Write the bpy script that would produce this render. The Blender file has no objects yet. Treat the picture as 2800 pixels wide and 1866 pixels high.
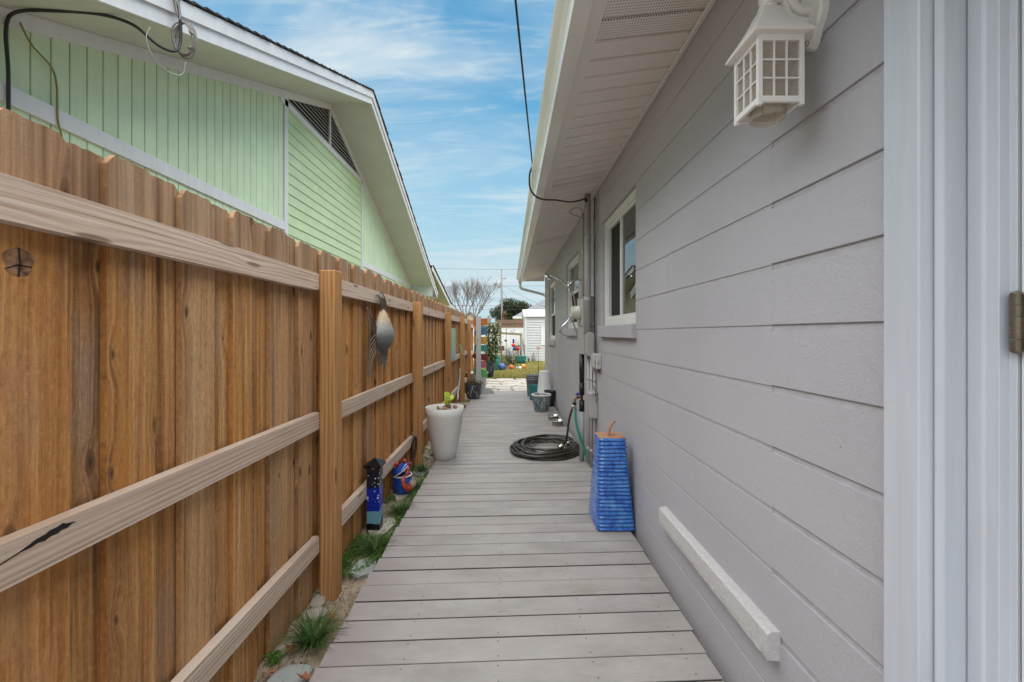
import bpy, bmesh, math, random
from mathutils import Vector, Matrix, noise as mnoise

random.seed(11)
SC = bpy.context.scene
COL = SC.collection
R = math.radians

# ------------------------------------------------------------------ camera, sky, sun, exposure
cd = bpy.data.cameras.new("camera")
cam = bpy.data.objects.new("camera", cd)
COL.objects.link(cam)
cam.location = (0, 0, 1.40)
cam.rotation_euler = (R(90), 0, 0)
cd.sensor_width = 36
cd.lens = 15.0
cd.shift_x = 9 / 2800
cd.shift_y = -22 / 2800
cd.clip_start = 0.02
cd.clip_end = 2000
SC.camera = cam

SUN_EL, SUN_AZ = 80, 200          # degrees; azimuth clockwise from +Y
world = bpy.data.worlds.new("World")
SC.world = world
world.use_nodes = True
wn, wl = world.node_tree.nodes, world.node_tree.links
wn.clear()


def N(nodes, kind, **kw):
    n = nodes.new(kind)
    for k, v in kw.items():
        setattr(n, k, v)
    return n


def build_sky():
    out = N(wn, 'ShaderNodeOutputWorld')
    bg = N(wn, 'ShaderNodeBackground')
    bg.inputs['Strength'].default_value = 0.05
    wl.new(bg.outputs[0], out.inputs[0])
    sky = N(wn, 'ShaderNodeTexSky', sky_type='NISHITA', sun_disc=False)
    sky.sun_elevation = R(SUN_EL)
    sky.sun_rotation = R(SUN_AZ)
    sky.air_density = 1.0
    sky.dust_density = 0.6
    sky.ozone_density = 2.0
    hs = N(wn, 'ShaderNodeMix', data_type='RGBA', blend_type='MULTIPLY')
    hs.inputs['Factor'].default_value = 1
    wl.new(sky.outputs[0], hs.inputs['A'])
    hs.inputs['B'].default_value = (0.10, 0.64, 0.70, 1)
    tc = N(wn, 'ShaderNodeTexCoord')
    sep = N(wn, 'ShaderNodeSeparateXYZ')
    wl.new(tc.outputs['Generated'], sep.inputs[0])

    def m(op, a, b=None, clamp=False):
        n = N(wn, 'ShaderNodeMath', operation=op, use_clamp=clamp)
        for i, v in enumerate((a, b)):
            if v is None:
                continue
            if isinstance(v, (int, float)):
                n.inputs[i].default_value = v
            else:
                wl.new(v, n.inputs[i])
        return n.outputs[0]
    z = m('MAXIMUM', sep.outputs[2], 0.0)
    d = m('ADD', z, 0.16)
    u = m('DIVIDE', sep.outputs[0], d)
    v = m('DIVIDE', sep.outputs[1], d)
    cmb = N(wn, 'ShaderNodeCombineXYZ')
    wl.new(u, cmb.inputs[0])
    wl.new(v, cmb.inputs[1])

    def clouds(rot, sc, off, scale, detail, dist, lo, hi):
        mp = N(wn, 'ShaderNodeMapping')
        mp.inputs['Rotation'].default_value = (0, 0, R(rot))
        mp.inputs['Scale'].default_value = sc
        mp.inputs['Location'].default_value = off
        wl.new(cmb.outputs[0], mp.inputs[0])
        nz = N(wn, 'ShaderNodeTexNoise')
        nz.inputs['Scale'].default_value = scale
        nz.inputs['Detail'].default_value = detail
        nz.inputs['Roughness'].default_value = 0.55
        nz.inputs['Distortion'].default_value = dist
        wl.new(mp.outputs[0], nz.inputs['Vector'])
        mr = N(wn, 'ShaderNodeMapRange', interpolation_type='SMOOTHSTEP')
        mr.inputs[1].default_value = lo
        mr.inputs[2].default_value = hi
        wl.new(nz.outputs[0], mr.inputs[0])
        return mr.outputs[0]
    c1 = clouds(-24, (0.55, 2.3, 1), (3.1, 1.7, 0), 0.95, 9, 1.5, 0.43, 0.68)
    c2 = clouds(-12, (0.8, 1.2, 1), (8.3, 4.2, 0), 0.8, 5, 0.5, 0.36, 0.72)
    c3 = clouds(-34, (1.0, 5.0, 1), (0.6, 2.9, 0), 1.9, 10, 2.4, 0.45, 0.72)
    s = m('ADD', m('MULTIPLY', c1, 0.62), m('MULTIPLY', c2, 0.42))
    s = m('ADD', s, m('MULTIPLY', c3, 0.22))
    s = m('MULTIPLY', s, 1.0, True)
    hz = N(wn, 'ShaderNodeMapRange', interpolation_type='SMOOTHSTEP')
    hz.inputs[1].default_value = 0.06
    hz.inputs[2].default_value = 0.60
    hz.inputs[3].default_value = 1.0
    hz.inputs[4].default_value = 0.0
    wl.new(z, hz.inputs[0])
    base = N(wn, 'ShaderNodeMix', data_type='RGBA')
    wl.new(hz.outputs[0], base.inputs['Factor'])
    wl.new(hs.outputs['Result'], base.inputs['A'])
    base.inputs['B'].default_value = (1.98, 2.72, 3.02, 1)
    mix = N(wn, 'ShaderNodeMix', data_type='RGBA')
    wl.new(m('MULTIPLY', s, 0.95, True), mix.inputs['Factor'])
    wl.new(base.outputs['Result'], mix.inputs['A'])
    mix.inputs['B'].default_value = (2.75, 3.12, 3.28, 1)
    wl.new(mix.outputs['Result'], bg.inputs['Color'])


build_sky()
sl = bpy.data.lights.new("sun", 'SUN')
sl.energy = 1.5
sl.angle = R(118)
sl.color = (1.0, 0.93, 0.86)
sun = bpy.data.objects.new("sun", sl)
COL.objects.link(sun)
_d = Vector((math.sin(R(SUN_AZ)) * math.cos(R(SUN_EL)), math.cos(R(SUN_AZ)) * math.cos(R(SUN_EL)), math.sin(R(SUN_EL))))
sun.rotation_euler = _d.to_track_quat('Z', 'Y').to_euler()
sun.location = _d * 60
SC.view_settings.view_transform = 'Standard'
SC.view_settings.look = 'None'
SC.view_settings.gamma = 1
SC.view_settings.exposure = 2.4
SC.view_settings.use_curve_mapping = False

# ------------------------------------------------------------------ materials


class NT:
    """small node-tree writer"""

    def __init__(s, name):
        s.m = bpy.data.materials.new(name)
        s.m.use_nodes = True
        s.n, s.l = s.m.node_tree.nodes, s.m.node_tree.links
        s.n.clear()
        s.out = s.n.new('ShaderNodeOutputMaterial')
        s.b = s.n.new('ShaderNodeBsdfPrincipled')
        s.l.new(s.b.outputs[0], s.out.inputs[0])
        s._tc = s.n.new('ShaderNodeTexCoord')
        s.obj = s._tc.outputs['Object']

    def set(s, sock, v):
        if hasattr(v, 'is_output') or isinstance(v, bpy.types.NodeSocket):
            s.l.new(v, sock)
        elif isinstance(v, (tuple, list)) and len(v) == 3 and sock.type == 'RGBA':
            sock.default_value = (*v, 1)
        else:
            sock.default_value = v

    def inp(s, **kw):
        names = dict(color='Base Color', rough='Roughness', metal='Metallic', normal='Normal', spec='Specular IOR Level',
                     trans='Transmission Weight', alpha='Alpha', coat='Coat Weight', sss='Subsurface Weight', ior='IOR')
        for k, v in kw.items():
            s.set(s.b.inputs[names[k]], v)
        return s

    def math(s, op, a, b=None, c=None, clamp=False):
        n = s.n.new('ShaderNodeMath')
        n.operation = op
        n.use_clamp = clamp
        for i, v in enumerate((a, b, c)):
            if v is not None:
                s.set(n.inputs[i], v)
        return n.outputs[0]

    def map(s, vec, scale=(1, 1, 1), loc=(0, 0, 0), rot=(0, 0, 0)):
        n = s.n.new('ShaderNodeMapping')
        s.set(n.inputs['Vector'], vec)
        n.inputs['Scale'].default_value = scale
        n.inputs['Location'].default_value = loc
        n.inputs['Rotation'].default_value = rot
        return n.outputs[0]

    def rnd(s):
        return s.n.new('ShaderNodeObjectInfo').outputs['Random']

    def randvec(s, k=37.0, vec=None):
        """object coordinates shifted by the object's own random number"""
        n = s.n.new('ShaderNodeVectorMath')
        n.operation = 'ADD'
        s.set(n.inputs[0], vec or s.obj)
        c = s.n.new('ShaderNodeCombineXYZ')
        r = s.rnd()
        s.set(c.inputs[0], s.math('MULTIPLY', r, k))
        s.set(c.inputs[1], s.math('MULTIPLY', r, k * 1.7))
        s.set(c.inputs[2], s.math('MULTIPLY', r, k * 2.3))
        s.l.new(c.outputs[0], n.inputs[1])
        return n.outputs[0]

    def noise(s, vec, scale=5, detail=4, rough=.55, dist=0, color=False):
        n = s.n.new('ShaderNodeTexNoise')
        s.set(n.inputs['Vector'], vec)
        n.inputs['Scale'].default_value = scale
        n.inputs['Detail'].default_value = detail
        n.inputs['Roughness'].default_value = rough
        n.inputs['Distortion'].default_value = dist
        return n.outputs[1 if color else 0]

    def vor(s, vec, scale=5, feature='F1', out=0, rnd=1.0, dims='3D'):
        n = s.n.new('ShaderNodeTexVoronoi')
        n.feature = feature
        n.voronoi_dimensions = dims
        s.set(n.inputs['Vector'], vec)
        n.inputs['Scale'].default_value = scale
        n.inputs['Randomness'].default_value = rnd
        return n.outputs[out]

    def ramp(s, fac, stops, interp='LINEAR'):
        n = s.n.new('ShaderNodeValToRGB')
        e = n.color_ramp.elements
        n.color_ramp.interpolation = interp
        while len(e) < len(stops):
            e.new(0.5)
        for i, (p, c) in enumerate(stops):
            e[i].position = p
            e[i].color = (c, c, c, 1) if isinstance(c, (int, float)) else (*c, 1)
        s.set(n.inputs[0], fac)
        return n.outputs[0]

    def step(s, v, lo, hi, a=0., b=1.):
        n = s.n.new('ShaderNodeMapRange')
        n.interpolation_type = 'SMOOTHSTEP'
        s.set(n.inputs[0], v)
        for i, q in enumerate((lo, hi, a, b)):
            n.inputs[i + 1].default_value = q
        return n.outputs[0]

    def mix(s, fac, a, b, mode='MIX'):
        n = s.n.new('ShaderNodeMix')
        n.data_type = 'RGBA'
        n.blend_type = mode
        s.set(n.inputs['Factor'], fac)
        s.set(n.inputs['A'], a)
        s.set(n.inputs['B'], b)
        return n.outputs['Result']

    def sep(s, vec):
        n = s.n.new('ShaderNodeSeparateXYZ')
        s.set(n.inputs[0], vec)
        return n.outputs

    def comb(s, x, y, z):
        n = s.n.new('ShaderNodeCombineXYZ')
        for i, v in enumerate((x, y, z)):
            s.set(n.inputs[i], v)
        return n.outputs[0]

    def bump(s, h, strength=.3, dist=.01):
        n = s.n.new('ShaderNodeBump')
        n.inputs['Strength'].default_value = strength
        n.inputs['Distance'].default_value = dist
        s.set(n.inputs['Height'], h)
        s.l.new(n.outputs[0], s.b.inputs['Normal'])
        return s


def mul(c, k):
    return tuple(x * k for x in c)


def plain(name, col, rough=.55, var=.12, vscale=6, bump=.12, bscale=60, bdist=.004, metal=0., spec=.5, per=.0, stretch=(1, 1, 1), coat=0., dirt=None):
    t = NT(name)
    v = t.randvec()
    nz = t.noise(t.map(v, stretch), vscale, 5, .6)
    c = t.mix(t.step(nz, .3, .7), mul(col, 1 - var), mul(col, 1 + var * .5))
    if per:
        c = t.mix(t.math('MULTIPLY', t.rnd(), per), c, mul(col, .45))
    if dirt:
        c = t.mix(t.math('MULTIPLY', t.step(t.noise(v, vscale * 2.3, 6, .7), .55, .8), .55), c, dirt)
    t.inp(color=c, rough=rough, metal=metal, spec=spec, coat=coat)
    if bump:
        t.bump(t.noise(t.map(v, stretch), bscale, 4, .6), bump, bdist)
    return t.m


def m_cedar(name, edge=False):
    t = NT(name)
    v = t.randvec(41)
    x, y, z = t.sep(v)
    oz = t.sep(t.obj)[2]
    kv = t.comb(t.math('MULTIPLY', y, 7.0), t.math('MULTIPLY', z, 2.7), 0.0)
    kd = t.vor(kv, 1.0, dims='2D')
    kc = t.sep(t.vor(kv, 1.0, out=1, dims='2D'))
    on = t.math('GREATER_THAN', kc[0], .45)
    ksz = t.math('MULTIPLY_ADD', kc[1], .10, .03)
    kn = t.math('DIVIDE', kd, ksz)
    swell = t.math('MULTIPLY', t.step(kd, 0., .30, .022, 0.), on)
    yy = t.math('ADD', y, swell)
    wander = t.noise(t.comb(t.math('MULTIPLY', y, 3), t.math('MULTIPLY', z, 1.3), 0.), 1., 2, .5)
    yy = t.math('ADD', yy, t.math('MULTIPLY', wander, .022))
    big = t.noise(t.comb(t.math('MULTIPLY', x, 8), t.math('MULTIPLY', yy, 17), t.math('MULTIPLY', z, .45)), 1.0, 3, .5)
    mid = t.noise(t.comb(t.math('MULTIPLY', x, 8), t.math('MULTIPLY', yy, 62), t.math('MULTIPLY', z, .9)), 1.0, 4, .6)
    fine = t.noise(t.comb(t.math('MULTIPLY', x, 20), t.math('MULTIPLY', yy, 190), t.math('MULTIPLY', z, 3.0)), 1.0, 4, .7)
    saw = t.noise(t.comb(t.math('MULTIPLY', x, 20), t.math('MULTIPLY', y, 5), t.math('MULTIPLY', t.math('ADD', z, t.math('MULTIPLY', y, -.03)), 330)), 1.0, 3, .6)
    blot = t.noise(t.comb(0.0, t.math('MULTIPLY', y, 8), t.math('MULTIPLY', z, 1.3)), 1., 5, .6)
    f = t.math('ADD', t.math('MULTIPLY', big, .5), t.math('MULTIPLY', mid, .5))
    if edge:
        c = t.ramp(f, [(.32, (.26, .095, .022)), (.5, (.47, .20, .05)), (.68, (.58, .30, .10))])
    else:
        c = t.ramp(f, [(.33, (.145, .066, .026)), (.42, (.345, .160, .055)), (.52, (.53, .270, .096)), (.65, (.68, .435, .21))])
    c = t.mix(t.math('MULTIPLY', t.step(fine, .45, .68), .58), c, (.24, .098, .030))
    c = t.mix(t.math('MULTIPLY', t.step(saw, .55, .7), .13), c, (.72, .46, .22))
    c = t.mix(t.math('MULTIPLY', t.step(blot, .52, .70), .58), c, (.325, .255, .19))
    c = t.mix(t.math('MULTIPLY', t.step(blot, .32, .46, 1, 0), .66), c, (.47, .195, .038))
    c = t.mix(t.math('MULTIPLY', t.rnd(), .30), c, t.mix(.6, c, (.24, .115, .045)))
    tone = t.math('FRACT', t.math('MULTIPLY', t.rnd(), 7.31))
    c = t.mix(t.step(tone, .62, .80, 0, .58), c, t.mix(.5, c, (.46, .33, .21)))
    c = t.mix(t.step(tone, .10, .30, .52, 0), c, t.mix(.5, c, (.56, .22, .045)))
    spk = t.noise(t.comb(t.math('MULTIPLY', x, 90), t.math('MULTIPLY', y, 130), t.math('MULTIPLY', z, 42)), 1., 5, .75)
    c = t.mix(t.math('MULTIPLY', t.step(spk, .50, .66), .38), c, mul((.30, .14, .055), .5))
    c = t.mix(t.math('MULTIPLY', t.step(spk, .34, .46, 1, 0), .25), c, (.70, .46, .24))
    c = t.mix(t.math('MULTIPLY', t.step(t.math('ABSOLUTE', t.math('SUBTRACT', tone, .48)), .05, .13, .42, 0), 1.), c, (.20, .105, .05))
    drk = t.noise(t.comb(0., t.math('MULTIPLY', yy, 34), t.math('MULTIPLY', z, .55)), 1., 5, .7)
    c = t.mix(t.math('MULTIPLY', t.step(drk, .53, .68), .62), c, (.115, .055, .026))
    # damp stains just below the top rail, rain-weathered grey toward the exposed tops
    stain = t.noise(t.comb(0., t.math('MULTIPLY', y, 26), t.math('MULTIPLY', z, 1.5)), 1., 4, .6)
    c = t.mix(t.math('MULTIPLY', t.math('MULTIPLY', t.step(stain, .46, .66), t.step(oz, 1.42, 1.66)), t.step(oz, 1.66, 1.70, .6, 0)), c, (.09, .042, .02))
    w = t.math('MULTIPLY', t.step(t.math('ADD', oz, t.math('MULTIPLY', big, .25)), 1.74, 1.90), .55 if edge else .72)
    c = t.mix(w, c, t.ramp(f, [(.34, (.13, .085, .055)), (.5, (.27, .185, .12)), (.66, (.40, .305, .22))]))
    ring = t.math('MULTIPLY', t.step(t.math('SINE', t.math('MULTIPLY', kn, 11.)), .1, 1.), t.math('MULTIPLY', t.step(kn, .9, 1.6, .3, 0.), on))
    c = t.mix(ring, c, (.17, .075, .03))
    knot = t.math('MULTIPLY', t.step(kn, .55, .95, 1., 0.), on)
    c = t.mix(t.math('MULTIPLY', knot, .88), c, t.mix(t.step(kn, .1, .5), (.05, .03, .02), (.15, .075, .035)))
    t.inp(color=c, rough=.78, spec=.22)
    h = t.math('ADD', t.math('MULTIPLY', fine, .7), t.math('MULTIPLY', saw, .4))
    t.bump(t.math('ADD', h, t.math('MULTIPLY', spk, .8)), .7, .005)
    return t.m


def m_timber(name, cols, axis='Y', grain=60, wet=.0, rough=.75, knots=.55, ringamt=.09):
    """sawn lumber with long annual rings running along one axis"""
    t = NT(name)
    v = t.randvec(29)
    x, y, z = t.sep(v)
    if axis == 'Y':
        along, across = y, z
    else:
        along, across = z, t.math('ADD', x, y)
    kv = t.comb(t.math('MULTIPLY', along, 1.5), t.math('MULTIPLY', across, 8.0), 0.0)
    kd = t.vor(kv, 1.0, dims='2D')
    on = t.math('GREATER_THAN', t.sep(t.vor(kv, 1.0, out=1, dims='2D'))[0], knots)
    swell = t.math('MULTIPLY', t.step(kd, 0, .35, .013, 0), on)
    ac = t.math('ADD', across, swell)
    warp = t.noise(t.comb(t.math('MULTIPLY', along, .55), t.math('MULTIPLY', ac, 5), 0.), 1., 2, .5)
    rings = t.math('SINE', t.math('ADD', t.math('MULTIPLY', ac, grain * 6.0), t.math('MULTIPLY', warp, 15)))
    streak = t.noise(t.comb(t.math('MULTIPLY', along, 1.4), t.math('MULTIPLY', ac, 120), x), 1., 5, .65)
    f = t.math('ADD', t.math('MULTIPLY', rings, ringamt), streak)
    c = t.ramp(f, [(.28, cols[0]), (.5, cols[1]), (.74, cols[2])])
    blot = t.noise(t.comb(t.math('MULTIPLY', along, 2.), t.math('MULTIPLY', ac, 14), 0.), 1., 5, .65)
    c = t.mix(t.math('MULTIPLY', t.step(blot, .50, .72), .55), c, cols[3])
    c = t.mix(t.math('MULTIPLY', t.rnd(), .20), c, cols[0])
    knot = t.math('MULTIPLY', t.step(kd, .05, .085, 1, 0), on)
    c = t.mix(t.math('MULTIPLY', knot, .75), c, mul(cols[0], .45))
    t.inp(color=c, rough=rough, spec=.22)
    t.bump(t.math('ADD', streak, t.math('MULTIPLY', rings, .1)), .35, .003)
    return t.m


def m_deck():
    t = NT('deck_composite')
    v = t.randvec(23)
    x, y, z = t.sep(v)
    ox, oy, oz = t.sep(t.obj)
    blot = t.noise(t.map(v, (1.6, 3, 1)), 1.6, 6, .62)
    fine = t.noise(t.map(v, (22, 190, 30)), 1., 4, .7)
    speck = t.noise(t.map(v, (1, 1, 1)), 160, 3, .6)
    c = t.ramp(blot, [(.28, (.25, .232, .220)), (.5, (.335, .314, .302)), (.74, (.41, .388, .372))])
    c = t.mix(t.math('MULTIPLY', t.step(fine, .4, .75), .36), c, (.235, .21, .195))
    c = t.mix(t.math('MULTIPLY', t.step(speck, .6, .8), .25), c, (.20, .18, .165))
    c = t.mix(t.math('MULTIPLY', t.rnd(), .40), c, (.315, .285, .27))
    # purple-brown colour cast painted over the board ends near the soil
    edge = t.math('MULTIPLY', t.step(t.math('ADD', ox, t.math('MULTIPLY', blot, .3)), -.72, -.30, 1, 0), .42)
    c = t.mix(edge, c, (.275, .215, .225))
    scuff = t.step(t.noise(t.map(v, (.9, 1.4, 1)), 2.4, 5, .65), .60, .78)
    c = t.mix(t.math('MULTIPLY', scuff, .55), c, (.25, .215, .165))
    # screw heads: two rows by joist
    jx = t.math('SUBTRACT', t.math('FRACT', t.math('ADD', t.math('MULTIPLY', ox, 1 / .405), .62)), .5)
    jx = t.math('ADD', t.math('MULTIPLY', jx, .405), t.math('MULTIPLY', t.math('SUBTRACT', t.rnd(), .5), .014))
    jy = t.math('SUBTRACT', t.math('ABSOLUTE', oy), t.math('ADD', .041, t.math('MULTIPLY', t.rnd(), .009)))
    rr = t.math('SQRT', t.math('ADD', t.math('MULTIPLY', jx, jx), t.math('MULTIPLY', jy, jy)))
    scr = t.step(rr, .0035, .0050, 1, 0)
    c = t.mix(t.math('MULTIPLY', scr, .7), c, (.06, .05, .045))
    t.inp(color=c, rough=.68, spec=.35)
    t.bump(t.math('ADD', fine, t.math('MULTIPLY', scr, -3.)), .22, .003)
    return t.m


def m_block(name, col, pit=1.0):
    t = NT(name)
    v = t.randvec(31)
    geo = t.n.new('ShaderNodeNewGeometry').outputs['Position']
    big = t.noise(geo, .9, 4, .5)
    grain = t.noise(v, 105, 5, .7)
    mid = t.noise(v, 24, 4, .6)
    pits = t.step(t.vor(v, 46), .05, .17)
    holes = t.step(t.noise(v, 30, 2, .5), .76, .82)
    c = t.mix(t.step(big, .3, .7), mul(col, .94), mul(col, 1.04))
    c = t.mix(t.math('MULTIPLY', t.step(mid, .55, .8), .10), c, mul(col, .75))
    c = t.mix(t.math('MULTIPLY', holes, .12), c, mul(col, .6))
    c = t.mix(t.math('MULTIPLY', t.rnd(), .05), c, mul(col, .7))
    gx, gy, gz = t.sep(geo)
    drip = t.noise(t.comb(t.math('MULTIPLY', gy, 9), t.math('MULTIPLY', gz, .5), 0.), 1., 4, .6)
    c = t.mix(t.math('MULTIPLY', t.step(drip, .56, .80), .16), c, mul((col[0], col[1] * .98, col[2] * .93), .72))
    splash = t.math('MULTIPLY', t.step(t.math('ADD', gz, t.math('MULTIPLY', mid, .25)), .08, .36, 1, 0), .22)
    c = t.mix(splash, c, (.30, .275, .245))
    t.inp(color=c, rough=.62, spec=.32)
    h = t.math('ADD', t.math('MULTIPLY', grain, .55 * pit), t.math('ADD', t.math('MULTIPLY', mid, .45), t.math('MULTIPLY', pits, .12 * pit)))
    h = t.math('SUBTRACT', h, t.math('MULTIPLY', holes, .5))
    t.bump(h, .7, .007)
    return t.m


def m_stucco():
    t = NT('rough_stucco')
    v = t.obj
    n1 = t.noise(v, 70, 6, .75)
    c = t.mix(t.step(n1, .35, .7), (.50, .49, .49), (.61, .60, .595))
    t.inp(color=c, rough=.9, spec=.2)
    t.bump(n1, .8, .007)
    return t.m


def m_soffit(name, holes=False):
    t = NT(name)
    v = t.randvec(13)
    big = t.noise(v, 2.5, 4, .6)
    c = t.mix(t.step(big, .3, .7), (.76, .72, .675), (.80, .765, .72))
    if holes:
        x, y, z = t.sep(t.obj)
        a = t.math('SUBTRACT', t.math('FRACT', t.math('MULTIPLY', x, 1 / .013)), .5)
        b = t.math('SUBTRACT', t.math('FRACT', t.math('MULTIPLY', t.math('SUBTRACT', y, t.math('MULTIPLY', x, .26)), 1 / .016)), .5)
        r = t.math('SQRT', t.math('ADD', t.math('MULTIPLY', a, a), t.math('MULTIPLY', b, b)))
        c = t.mix(t.step(r, .17, .25, .85, 0), c, (.10, .09, .08))
    t.inp(color=c, rough=.5, spec=.4)
    t.bump(t.noise(t.map(v, (3, 40, 3)), 6, 3, .6), .06, .003)
    return t.m


def m_siding(name, col, axis='Z'):
    t = NT(name)
    v = t.randvec(19)
    st = (30, 55, 2.2) if axis == 'Z' else (30, 2.2, 55)
    g = t.noise(t.map(v, st), 1.0, 5, .7)
    diag = t.noise(t.map(v, (20, 60, 60), rot=(R(28), 0, 0)), 1., 3, .5)
    big = t.noise(v, 1.7, 4, .6)
    c = t.mix(t.step(big, .3, .7), mul(col, .92), mul(col, 1.04))
    c = t.mix(t.math('MULTIPLY', t.step(g, .5, .8), .22), c, mul(col, .62))
    c = t.mix(t.math('MULTIPLY', t.rnd(), .08), c, mul(col, .7))
    t.inp(color=c, rough=.6, spec=.35)
    t.bump(t.math('ADD', g, t.math('MULTIPLY', diag, .6)), .32, .005)
    return t.m


def m_mosaic(name, cols, grout):
    t = NT(name)
    x, y, z = t.sep(t.obj)
    ang = t.math('ARCTAN2', y, x)
    uv = t.comb(t.math('MULTIPLY', ang, 6.0), t.math('MULTIPLY', z, 15), 0.)
    cc = t.sep(t.vor(uv, 1.0, out=1, rnd=.8))[0]
    ed = t.vor(uv, 1.0, feature='DISTANCE_TO_EDGE', rnd=.8)
    st = [(i / len(cols), c) for i, c in enumerate(cols)]
    c = t.ramp(cc, st, 'CONSTANT')
    c = t.mix(t.step(ed, .04, .09, 1, 0), c, grout)
    t.inp(color=c, rough=.28, spec=.5)
    t.bump(t.step(ed, .03, .12), .5, .004)
    return t.m


def m_leaf(name, cols, rough=.5, per=True):
    t = NT(name)
    geo = t.n.new('ShaderNodeNewGeometry')
    r = geo.outputs['Random Per Island']
    c = t.ramp(r, [(i / max(1, len(cols) - 1), q) for i, q in enumerate(cols)])
    t.inp(color=c, rough=rough, spec=.35)
    tr = t.n.new('ShaderNodeBsdfTranslucent')
    t.l.new(c, tr.inputs[0])
    mx = t.n.new('ShaderNodeMixShader')
    mx.inputs[0].default_value = .25
    t.l.new(t.b.outputs[0], mx.inputs[1])
    t.l.new(tr.outputs[0], mx.inputs[2])
    t.l.new(mx.outputs[0], t.out.inputs[0])
    return t.m


def m_sand():
    t = NT('sandy_soil')
    v = t.obj
    n1 = t.noise(v, 3, 6, .65)
    n2 = t.noise(v, 120, 4, .7)
    n3 = t.noise(v, 9, 5, .65)
    c = t.ramp(n3, [(.25, (.15, .11, .07)), (.45, (.36, .28, .20)), (.72, (.56, .46, .36))])
    c = t.mix(t.math('MULTIPLY', t.step(n2, .52, .72), .55), c, (.12, .085, .055))
    c = t.mix(t.step(n1, .56, .72), c, (.13, .105, .07))
    t.inp(color=c, rough=.95, spec=.15)
    t.bump(t.math('ADD', n2, t.math('MULTIPLY', n3, 2.)), .8, .012)
    return t.m


def m_stone(name, a, b, c2):
    t = NT(name)
    v = t.randvec(17)
    n1 = t.noise(v, 5, 6, .65)
    n2 = t.noise(v, 55, 5, .7)
    c = t.ramp(n1, [(.28, a), (.5, b), (.75, c2)])
    c = t.mix(t.math('MULTIPLY', t.step(n2, .5, .75), .35), c, mul(a, .6))
    c = t.mix(t.math('MULTIPLY', t.rnd(), .3), c, mul(b, .75))
    t.inp(color=c, rough=.85, spec=.25)
    t.bump(t.math('ADD', n2, n1), .5, .008)
    return t.m


def m_lawn():
    t = NT('lawn_soil')
    n1 = t.noise(t.obj, 1.3, 6, .65)
    n2 = t.noise(t.obj, 40, 4, .7)
    c = t.ramp(n1, [(.3, (.15, .135, .035)), (.55, (.23, .195, .06)), (.75, (.30, .235, .09))])
    c = t.mix(t.math('MULTIPLY', t.step(n2, .45, .7), .5), c, (.10, .10, .03))
    t.inp(color=c, rough=.95, spec=.1)
    t.bump(n2, .8, .02)
    return t.m


def m_glass(name, tint=(.012, .016, .016), rough=.015):
    t = NT(name)
    t.inp(color=tint, rough=rough, spec=.9, metal=0., ior=1.7)
    t.bump(t.noise(t.obj, 2.2, 2, .5), .02, .01)
    return t.m


def m_clear(name):
    t = NT(name)
    tr = t.n.new('ShaderNodeBsdfTransparent')
    tr.inputs[0].default_value = (.93, .91, .87, 1)
    mx = t.n.new('ShaderNodeMixShader')
    mx.inputs[0].default_value = .24
    t.inp(color=(.62, .58, .52), rough=.12, spec=.6)
    t.l.new(tr.outputs[0], mx.inputs[1])
    t.l.new(t.b.outputs[0], mx.inputs[2])
    t.l.new(mx.outputs[0], t.out.inputs[0])
    return t.m


def m_starpost():
    """painted night sky: black top with stars, royal blue, pale hill, black foot"""
    t = NT('night_sky_paint')
    x, y, z = t.sep(t.obj)
    w = t.math('ADD', z, t.math('MULTIPLY', t.noise(t.obj, 14, 3, .6), .03))
    slope = t.math('ADD', w, t.math('MULTIPLY', t.math('MAXIMUM', y, -.046), -.35))
    c = t.mix(t.step(w, .30, .33), (.004, .022, .33), (.003, .005, .018))
    sv = t.vor(t.obj, 40)
    son = t.math('GREATER_THAN', t.sep(t.vor(t.obj, 40, out=1))[0], .35)
    sz = t.math('MULTIPLY', t.sep(t.vor(t.obj, 40, out=1))[1], .26)
    star = t.math('MULTIPLY', t.math('LESS_THAN', sv, t.math('ADD', sz, .13)), son)
    star = t.math('MULTIPLY', star, t.step(w, .20, .26))
    c = t.mix(star, c, (.62, .68, .74))
    c = t.mix(t.step(slope, .165, .169, 1, 0), c, (.16, .36, .46))
    c = t.mix(t.step(slope, .075, .079, 1, 0), c, (.004, .004, .005))
    t.inp(color=c, rough=.35, spec=.5)
    return t.m


def m_glaze(name, stops, scale=9):
    t = NT(name)
    v = t.map(t.obj, (1, 1, 1.2))
    n1 = t.noise(v, scale, 5, .65, .6)
    n2 = t.noise(t.map(t.obj, (60, 60, 7)), 1, 3, .6)
    f = t.math('ADD', t.math('MULTIPLY', n1, .75), t.math('MULTIPLY', n2, .25))
    c = t.ramp(f, stops)
    sp = t.step(t.noise(t.obj, 95, 3, .6), .68, .76)
    c = t.mix(t.math('MULTIPLY', sp, .4), c, (.36, .47, .56))
    t.inp(color=c, rough=.14, spec=.6, coat=.5)
    t.bump(t.noise(t.obj, 40, 3, .6), .25, .006)
    return t.m


def m_fish():
    t = NT('mottled_metal')
    z = t.sep(t.obj)[2]
    n1 = t.noise(t.obj, 55, 5, .7)
    n2 = t.noise(t.obj, 12, 4, .6)
    zz = t.math('ADD', z, t.math('MULTIPLY', t.math('SUBTRACT', n2, .5), .10))
    c = t.ramp(t.math('MULTIPLY_ADD', zz, 2.6, .5), [(.10, (.085, .07, .058)), (.34, (.165, .185, .185)), (.58, (.26, .265, .25)), (.78, (.40, .30, .185)), (.98, (.44, .30, .16))])
    c = t.mix(t.math('MULTIPLY', t.step(n1, .48, .7), .6), c, (.17, .15, .125))
    t.inp(color=c, rough=.55, metal=.1, spec=.5)
    t.bump(n1, .7, .006)
    return t.m


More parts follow.
